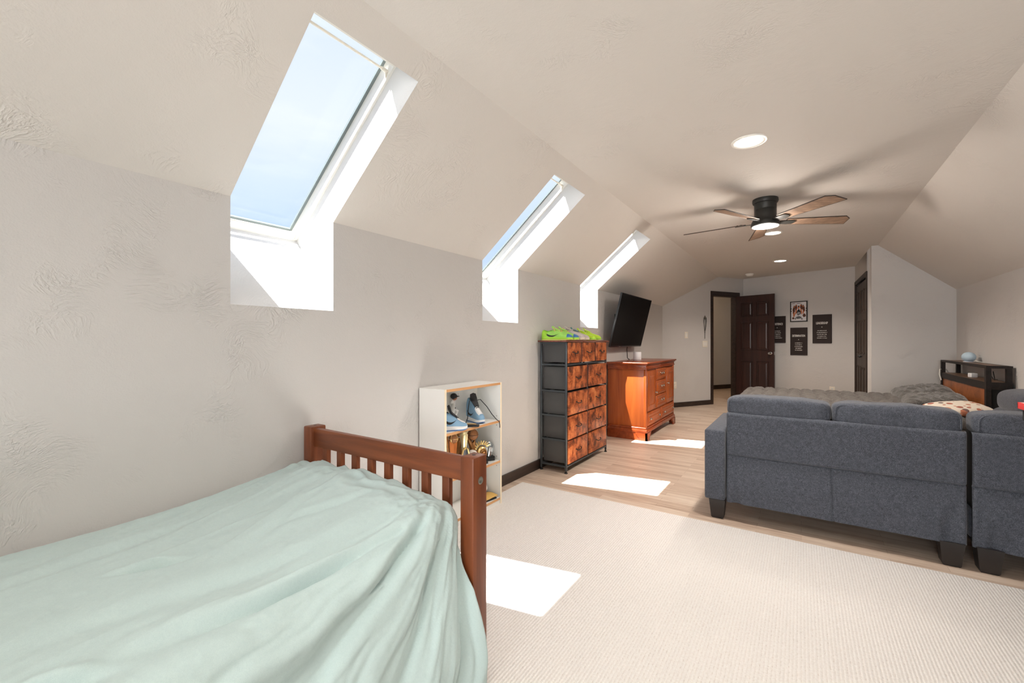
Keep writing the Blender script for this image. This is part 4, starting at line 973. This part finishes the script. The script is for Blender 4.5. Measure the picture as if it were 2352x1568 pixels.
# ------------------------------------------------------------------ far bed
hbm = thing('headboard_unit', 'dark headboard with open shelf and rusty wood panel against the right wall', 'headboard', (1.40, 6.05, 0))
HX0, HX1, HY0, HY1, HZ = 1.315, 1.472, 5.33, 6.78, 0.942
for k, (x, y) in enumerate(((HX0, HY0), (HX1-0.035, HY0), (HX0, HY1-0.04), (HX1-0.035, HY1-0.04))):
    g = G(); g.box(x-0.0015, x+0.0315, y-0.0015, y+0.0385, 0.0, HZ-0.01); ob('post', g, 'hb_black', hbm, world=True, smooth=False)
g = G(); g.box(HX0, HX1, HY0, HY1, HZ-0.022, HZ); top_ = ob('top_shelf', g, 'hb_black', hbm, world=True, smooth=False)
g = G(); g.box(HX0+0.03, HX1-0.03, HY0+0.04, HY1-0.04, HZ, HZ+0.001); ob('shelf_inlay', g, 'hb_shelf', top_, world=True, smooth=False)
g = G(); g.box(HX0, HX1, HY0, HY1, 0.74, 0.80); sh = ob('shelf_box', g, 'hb_black', hbm, world=True, smooth=False)
g = G(); g.box(HX0+0.005, HX1-0.005, HY0+0.04, HY1-0.04, 0.80, 0.802); ob('shelf_inlay', g, 'hb_shelf', sh, world=True, smooth=False)
g = G(); g.box(HX0+0.01, HX0+0.02, HY0+0.04, HY1-0.04, 0.42, 0.74); ob('front_panel', g, 'hb_rust', hbm, world=True, smooth=False)
g = G(); g.box(HX0+0.035, HX1-0.035, HY0+0.012, HY0+0.026, 0.42, 0.74); ob('end_panel', g, 'blackcloth', hbm, world=True, smooth=False)
bf = thing('platform_bed', 'black platform bed base carrying the grey quilt', 'bed', (0.35, 6.05, 0))
g = G(); g.box(-0.58, HX0-0.004, 5.16, 6.72, 0.20, 0.26); ob('deck', g, 'hb_black', bf, world=True, smooth=False)
for x in (-0.55, 1.2):
    for y in (5.20, 6.65): g = G(); g.box(x, x+0.05, y, y+0.05, 0, 0.20); ob('leg', g, 'hb_black', bf, world=True, smooth=False)
g = G(); g.puff(-0.57, HX0-0.012, 5.13, 6.74, 0.262, 0.478, 9, 12); ob('mattress', g, 'white', label='thick mattress under the grey quilt on the far bed', cat='mattress')
def quilt(u, v):
    # arc-length drape over the bed, covered with soft ruched puffs
    XA, XB, YA, YB_, ZTQ, R = -0.60, 1.27, 5.08, 6.775, 0.505, 0.07
    x = XA-0.30+(XB-XA+0.30)*u; y = YA-0.30+(YB_-YA+0.60)*v
    dx = max(0, XA+R-x); dy = max(0, YA+R-y, y-(YB_-R)); sy = -1 if y < (YA+YB_)/2 else 1
    d = hypot(dx, dy); cx = max(x, XA+R); cy = min(max(y, YA+R), YB_-R)
    if d > 0:
        a = min(d/R, pi/2); hz = R*sin(a); z = ZTQ-R*(1-cos(a))-max(0, d-R*pi/2); ex, ey = -dx/d, sy*dy/d
        px_, py_ = cx+ex*hz, cy+ey*hz; nx, ny, nz_ = ex*sin(a), ey*sin(a), cos(a)
    else: px_, py_, z, nx, ny, nz_ = x, y, ZTQ, 0, 0, 1
    qx = x*48+2.2*nz(x*4, y*4, 1); qy = y*44+2.2*nz(x*4, y*4, 5)
    b = abs(sin(qx*0.5+(0.8 if int(math.floor(qy/pi)) % 2 else 0)))*abs(sin(qy*0.5)); h = 0.045*sqrt(b)+0.012*fbm(x*4, y*4, 2)
    return (px_+nx*h, py_+ny*h, z+nz_*h)
g = G(); g.grid(quilt, 250, 250); qo = ob('grey_quilt', g, 'quilt', label='grey ruched puffy quilt spread over the far bed behind the sofa', cat='quilt', angle=80)
def pillow(name, label, cat, loc, rot, sx, sy, sz, mat, fur=0.0, group=None):
    t = bpy.data.objects; n = 44
    def top(sg):
        def f(u, v):
            a, b = 2*u-1, 2*v-1; k = max(0, (1-a**4)*(1-b**4))**0.5
            px_ = a*sx/2*(1-0.10*b*b*(1-0.3*a*a)); py_ = b*sy/2*(1-0.10*a*a)
            z = sg*sz/2*k
            if fur: z += k*sg*(fur*1.3*(0.5-abs(sin(a*8+3.5*nz(a*1.2, b*2.2, 3)+b*1.6)))+fur*0.35*fbm(a*5, b*9, 7))
            else: z += k*0.004*fbm(a*4, b*4, 1)
            return (px_, py_, z)
        return f
    g = G(); g.grid(top(1), n, n); g.grid(top(-1), n, n)
    o = ob(name, g, mat, label=label, cat=cat, angle=75, group=group); o.location = loc; o.rotation_euler = rot; return o
pillow('fur_pillow', 'dark grey faux fur pillow farther from the camera, against the headboard', 'pillow', (1.09, 6.42, 0.585), (0.04, radians(-11), 0.05), 0.46, 0.62, 0.14, 'fur', 0.022, 'faux fur pillows')
pillow('fur_pillow', 'grey faux fur pillow lying in front of the other one, behind the dotted cushion', 'pillow', (1.07, 5.80, 0.575), (0.0, radians(-7), -0.10), 0.46, 0.64, 0.125, 'fur', 0.020, 'faux fur pillows')
pillow('dotted_cushion', 'cream cushion with orange and grey polka dots lying on the near side of the bed', 'cushion', (1.13, 5.27, 0.568), (radians(9), radians(-5), radians(22)), 0.40, 0.30, 0.08, 'dots')
eg = thing('smart_speaker', 'pale blue round fabric speaker on top of the headboard', 'speaker', (1.405, 6.19, HZ+0.001))
g = G(); g.ball((0, 0, 0.050), (0.052, 0.072, 0.050), 28, 18); ob('body', g, 'blueegg', eg)
g = G(); g.lathe([(0.04, 0), (0.042, 0.006)], n=24); ob('foot', g, 'white_plastic', eg)
g = G(); g.tube([(0.03, -0.08, 0.02), (0.035, -0.14, 0.008), (0.045, -0.2, 0.006), (0.06, -0.24, 0.004)], 0.003, 6); ob('power_cord', g, 'cord', eg)
ck = thing('alarm_clock', 'small white square clock on the headboard shelf', 'clock', (1.38, 5.96, 0.802), radians(10))
g = G(); g.rbox(-0.025, 0.025, -0.030, 0.030, 0, 0.042, 0.006, 3); ob('case', g, 'white_plastic', ck)
g = G(); g.box(-0.026, -0.0245, -0.022, 0.022, 0.010, 0.033); ob('face', g, 'paper', ck, smooth=False)
g = G(); g.tube([(1.44, 5.74, 0.815), (1.435, 5.70, 0.85), (1.44, 5.66, 0.81), (1.45, 5.60, 0.81)], 0.003, 6); g.tube([(1.44, 5.66, 0.88), (1.44, 5.63, 0.83), (1.43, 5.58, 0.808)], 0.0035, 6); ob('clock_cable', g, 'black', label='thin black cable lying on the headboard shelf beside the clock', cat='cable')
g = G(); g.tube([(1.475, 6.79, 0.55), (1.42, 6.795, 0.72), (1.36, 6.79, 0.84), (1.30, 6.74, 0.835), (1.29, 6.70, 0.78), (1.30, 6.68, 0.72)], 0.006, 8); ob('charging_cable', g, 'cord', label='white charging cable looped over the far end of the headboard', cat='cable')

# ------------------------------------------------------------------ sectional sofa
YS = 3.085
def seat_cushion(x0, x1, y0, y1, z0, z1, seed, e=5):
    def fn(P, q):
        P = P.copy()
        a = nz(P.x*9+seed, P.y*9, P.z*9); P.z += 0.006*a*(1 if q[2] > 0 else 0.4)
        cr = math.exp(-((q[2]-0.62)/0.5)**2)*max(0, -q[1])
        P.y += cr*0.026*(0.3-abs(nz(P.x*11+seed*3, P.z*3, 2))); P.z += 0.008*(0.5-abs(nz(P.x*7+seed, 0.5, 9)))*max(0, q[2])
        return P
    g = G(); g.puff(x0, x1, y0, y1, z0, z1, e, 22, fn=fn); return g
def piping(x0, x1, y, z0, z1, r=0.035):
    n = 6; pts = [(x0, y, z0)]+[(x0+r-r*cos(a), y, z1-r+r*sin(a)) for a in np.linspace(0, pi/2, n)]+[(x1-r+r*sin(a), y, z1-r+r*cos(a)) for a in np.linspace(0, pi/2, n)]+[(x1, y, z0)]
    return G().tube(pts, 0.0032, 6)
def back_panel(x0, x1, lean=0.0, seed=0, seam=None, wav=0.006):
    """upholstered back: upper roll, seam line, and a loose lower skirt of cloth, one skin"""
    def f(u, v):
        z = 0.118+(0.692-0.118)*v; x = x0+(x1-x0)*u
        e = min(u, 1-u)*(x1-x0); rnd = 0.016*(1-sqrt(max(0, 1-(1-min(1, e/0.016))**2)))
        y = YS+rnd
        if z > 0.672: t = (z-0.672)/0.02; y += 0.02*(1-sqrt(max(0, 1-t*t)))
        if z < 0.420:
            y += 0.010-wav*0.6-0.012*sst(0.42, 0.20, z); y += wav*sst(0.40, 0.15, z)*(fbm(x*5+seed, z*2, 3, 3)*2)
            k = math.exp(-((min(x-x0, x1-x)-0.06)/0.045)**2)*sst(0.40, 0.22, z); y += 0.012*k*(0.5+nz(x*20+seed, z*5, 1)*2)
        else: y += 0.003*fbm(x*4+seed, z*4, 8)
        y += 0.009*math.exp(-((z-0.420)/0.005)**2)
        if seam is not None and z < 0.42: y += 0.010*math.exp(-((x-seam-0.010*(0.42-z)/0.3)/0.005)**2)
        return (x, y, z)
    g = G(); g.grid(f, 170, 150)
    return g
def sofa_leg(x, y, w=0.085, wb=0.06, h=0.125):
    g = G(); R = []
    for z, k in ((0, wb/2-0.006), (0.008, wb/2), (h, w/2)): R.append([(x-k, y-k, z), (x+k, y-k, z), (x+k, y+k, z), (x-k, y+k, z)])
    g.loft(R); return g
sf = thing('sofa', 'dark grey fabric loveseat section seen from behind, with left armrest', 'sofa', (0.1, 3.5, 0))
LX0, LX1 = -0.402, 0.697
ob('back', back_panel(LX0, LX1, seam=0.145), 'sofa', sf, world=True, angle=70)
g = G(); g.box(LX0+0.01, LX1-0.01, YS+0.022, YS+0.16, 0.13, 0.685); ob('back_frame', g, 'blackcloth', sf, world=True, smooth=False)
g = G(); g.tube([(LX0+0.004, YS+0.0, 0.128), (LX1-0.004, YS+0.0, 0.128)], 0.0022, 6); ob('hem', g, 'sofa', sf, world=True)
g = G(); g.rbox(-0.530, LX0-0.006, YS-0.02, 3.86, 0.122, 0.575, 0.014, 3); ob('arm', g, 'sofa', sf, world=True)
g = G(); g.rbox(LX0, LX1, YS+0.06, 3.86, 0.14, 0.30, 0.02, 3); ob('seat_base', g, 'sofa', sf, world=True)
for k, (a, b) in enumerate(((LX0-0.004, 0.145), (0.147, LX1-0.004))):
    c_ = ob('back_cushion', seat_cushion(a, b, YS+0.012, YS+0.20, 0.660, 0.800+0.0, k*5.1), 'sofa', sf, world=True, angle=80)
    ob('piping', piping(a+0.016, b-0.014, YS+0.030, 0.70, 0.783), 'sofa', c_, world=True)
    g = G(); g.puff(a, b, YS+0.15, 3.85, 0.29, 0.44, 6, 12); ob('seat_cushion', g, 'sofa', sf, world=True)
for x, y in ((-0.455, YS+0.03), (0.640, YS+0.035), (-0.455, 3.78), (0.640, 3.78)): ob('leg', sofa_leg(x, y, 0.095, 0.072), 'leg', sf, world=True)
s2 = thing('corner_sofa', 'dark grey corner sofa section at the right edge, with a tall puffy cushion', 'sofa', (1.1, 3.6, 0))
RX0, RX1 = 0.716, 1.44
ob('back', back_panel(RX0, RX1, seed=9, wav=0.010), 'sofa', s2, world=True, angle=70)
g = G(); g.box(RX0+0.01, RX1-0.01, YS+0.03, YS+0.16, 0.13, 0.685); ob('back_frame', g, 'blackcloth', s2, world=True, smooth=False)
g = G(); g.rbox(RX0, RX1+0.02, YS+0.06, 4.75, 0.14, 0.30, 0.02, 3); ob('seat_base', g, 'sofa', s2, world=True)
c_ = ob('back_cushion', seat_cushion(RX0+0.006, RX1, YS+0.012, YS+0.20, 0.660, 0.795, 21.3), 'sofa', s2, world=True, angle=80)
ob('piping', piping(RX0+0.028, RX1-0.014, YS+0.030, 0.70, 0.778), 'sofa', c_, world=True)
g = G(); g.puff(RX0+0.02, RX1, YS+0.18, 4.74, 0.29, 0.44, 6, 12); ob('seat_cushion', g, 'sofa', s2, world=True)
g = G(); g.rbox(1.36, 1.455, YS+0.2, 4.75, 0.29, 0.66, 0.03, 3); ob('side_back', g, 'sofa', s2, world=True)
g = G(); g.puff(1.15, 1.46, 3.98, 4.62, 0.645, 0.825, 3.0, 18); g.puff(1.12, 1.45, 3.96, 4.64, 0.42, 0.700, 3.5, 18); ob('puffy_cushion', g, 'sofa', s2, world=True, angle=80)
for x, y in ((0.775, YS+0.035), (1.39, YS+0.035), (0.775, 4.65), (1.39, 4.65)): ob('leg', sofa_leg(x, y, 0.095, 0.072), 'leg', s2, world=True)

# ------------------------------------------------------------------ game table corner at the right edge
gt = thing('game_table', 'black table with white top and red rim, just its corner at the right edge', 'table', (1.05, 2.25, RZ))
QX0, QX1, QY0, QY1 = 0.757, 1.35, 1.75, 2.70
g = G(); g.box(QX0+0.007, QX1-0.007, QY0+0.007, QY1-0.007, 0.870, 0.8945); ob('top', g, 'white', gt, world=True, smooth=False)
g = G()
for a in ((QX0, QX1, QY1-0.008, QY1), (QX0, QX1, QY0, QY0+0.008), (QX0, QX0+0.008, QY0, QY1), (QX1-0.008, QX1, QY0, QY1)): g.rbox(*a, 0.868, 0.895, 0.002, 2)
ob('rim', g, 'red', gt, world=True)
g = G(); g.box(QX0+0.012, QX1-0.012, QY0+0.012, QY1-0.012, 0.822, 0.870); ob('apron', g, 'black_soft', gt, world=True, smooth=False)
for x, y in ((0.90, 2.56), (1.28, 2.56), (0.90, 1.85), (1.28, 1.85)):
    g = G(); g.box(x, x+0.05, y, y+0.05, RZ, 0.825); ob('leg', g, 'black_soft', gt, world=True, smooth=False)

# ------------------------------------------------------------------ light
w = bpy.data.worlds.new('sky'); SC.world = w; w.use_nodes = True; nt = w.node_tree
bg = nt.nodes['Background']; tc = nt.nodes.new('ShaderNodeTexCoord'); sx = nt.nodes.new('ShaderNodeSeparateXYZ'); nt.links.new(tc.outputs['Generated'], sx.inputs[0])
rp = nt.nodes.new('ShaderNodeValToRGB'); nt.links.new(sx.outputs['Z'], rp.inputs[0])
el = rp.color_ramp.elements
stops = [(0.0, lin(200, 205, 205)), (0.22, lin(193, 215, 249)), (0.42, lin(226, 234, 251)), (0.62, lin(211, 224, 250)), (0.9, lin(182, 206, 248))]
while len(el) < len(stops): el.new(0.5)
for e, (p, c) in zip(el, stops): e.position = p; e.color = c
cn = nt.nodes.new('ShaderNodeTexNoise'); cn.inputs['Scale'].default_value = 3.0; cn.inputs['Detail'].default_value = 6
mp = nt.nodes.new('ShaderNodeMapping'); mp.inputs['Scale'].default_value = (1, 1, 5); nt.links.new(tc.outputs['Generated'], mp.inputs[0]); nt.links.new(mp.outputs[0], cn.inputs['Vector'])
cr = nt.nodes.new('ShaderNodeValToRGB'); cr.color_ramp.elements[0].position = 0.52; cr.color_ramp.elements[1].position = 0.75; cr.color_ramp.elements[0].color = (0,0,0,1); cr.color_ramp.elements[1].color = (0.35,0.35,0.35,1); nt.links.new(cn.outputs['Fac'], cr.inputs[0])
mx = nt.nodes.new('ShaderNodeMixRGB'); nt.links.new(cr.outputs[0], mx.inputs[0]); nt.links.new(rp.outputs[0], mx.inputs[1]); mx.inputs[2].default_value = (0.95, 0.97, 1, 1)
nt.links.new(mx.outputs[0], bg.inputs['Color']); bg.inputs['Strength'].default_value = 0.84

def light(name, kind, loc, energy, color=(1,1,1), **kw):
    l = bpy.data.lights.new(name, kind); l.energy = energy; l.color = color
    for k, v in kw.items(): setattr(l, k, v)
    o = bpy.data.objects.new(name, l); C.objects.link(o); o.location = loc; return o
sun = light('sun', 'SUN', (0, 0, 6), 24, (1, 0.98, 0.95), angle=radians(0.53))
sun.rotation_euler = Vector((0.281, 0.285, -1)).to_track_quat('-Z', 'Y').to_euler()
# soft fill panel added behind the camera, set inside the added window
a = light('rear_fill_panel', 'AREA', (0, YB+0.06, 1.40), 118, (0.96, 0.98, 1.0), shape='RECTANGLE', size=1.85, size_y=1.2)
a.rotation_euler = (radians(90), 0, 0)
# pools of the recessed lamps; those out of view are added fill, rearmost without fixture
for y in (2.935, 5.563, 7.54, 0.31, -2.2, -4.8):
    s_ = light('recessed_lamp', 'SPOT', (-0.26, y, ZT-0.02), (70 if y > 7 else 102 if y > 5 else 84) if y > 1 else 55, (1.0, 0.88, 0.76) if y > 4 else (1.0, 0.93, 0.86), spot_size=radians(140), spot_blend=0.7, shadow_soft_size=0.07)
f_ = light('fan_lamp', 'POINT', (FX, FY, ZT-0.28), 16, (1.0, 0.9, 0.8), shadow_soft_size=0.06)
light('hall_lamp', 'POINT', (-2.0, 10.0, 2.1), 10, (1.0, 0.72, 0.45), shadow_soft_size=0.1)

# ------------------------------------------------------------------ camera
cam = bpy.data.cameras.new('camera'); co = bpy.data.objects.new('camera', cam); C.objects.link(co)
co.location = (0, 0, H); co.rotation_euler = (radians(90), 0, radians(33.822)); cam.sensor_width = 36; cam.lens = 36*991.64/2352; cam.clip_start = 0.02
SC.camera = co
SC.view_settings.view_transform = 'Standard'; SC.view_settings.look = 'None'; SC.view_settings.exposure = 0.5; SC.view_settings.gamma = 1; SC.view_settings.use_curve_mapping = False
SC.cycles.max_bounces = 14; SC.cycles.diffuse_bounces = 10; SC.cycles.glossy_bounces = 4; SC.cycles.transparent_max_bounces = 12; SC.cycles.caustics_reflective = False; SC.cycles.caustics_refractive = False
SC.cycles.use_denoising = True; SC.cycles.sample_clamp_indirect = 8
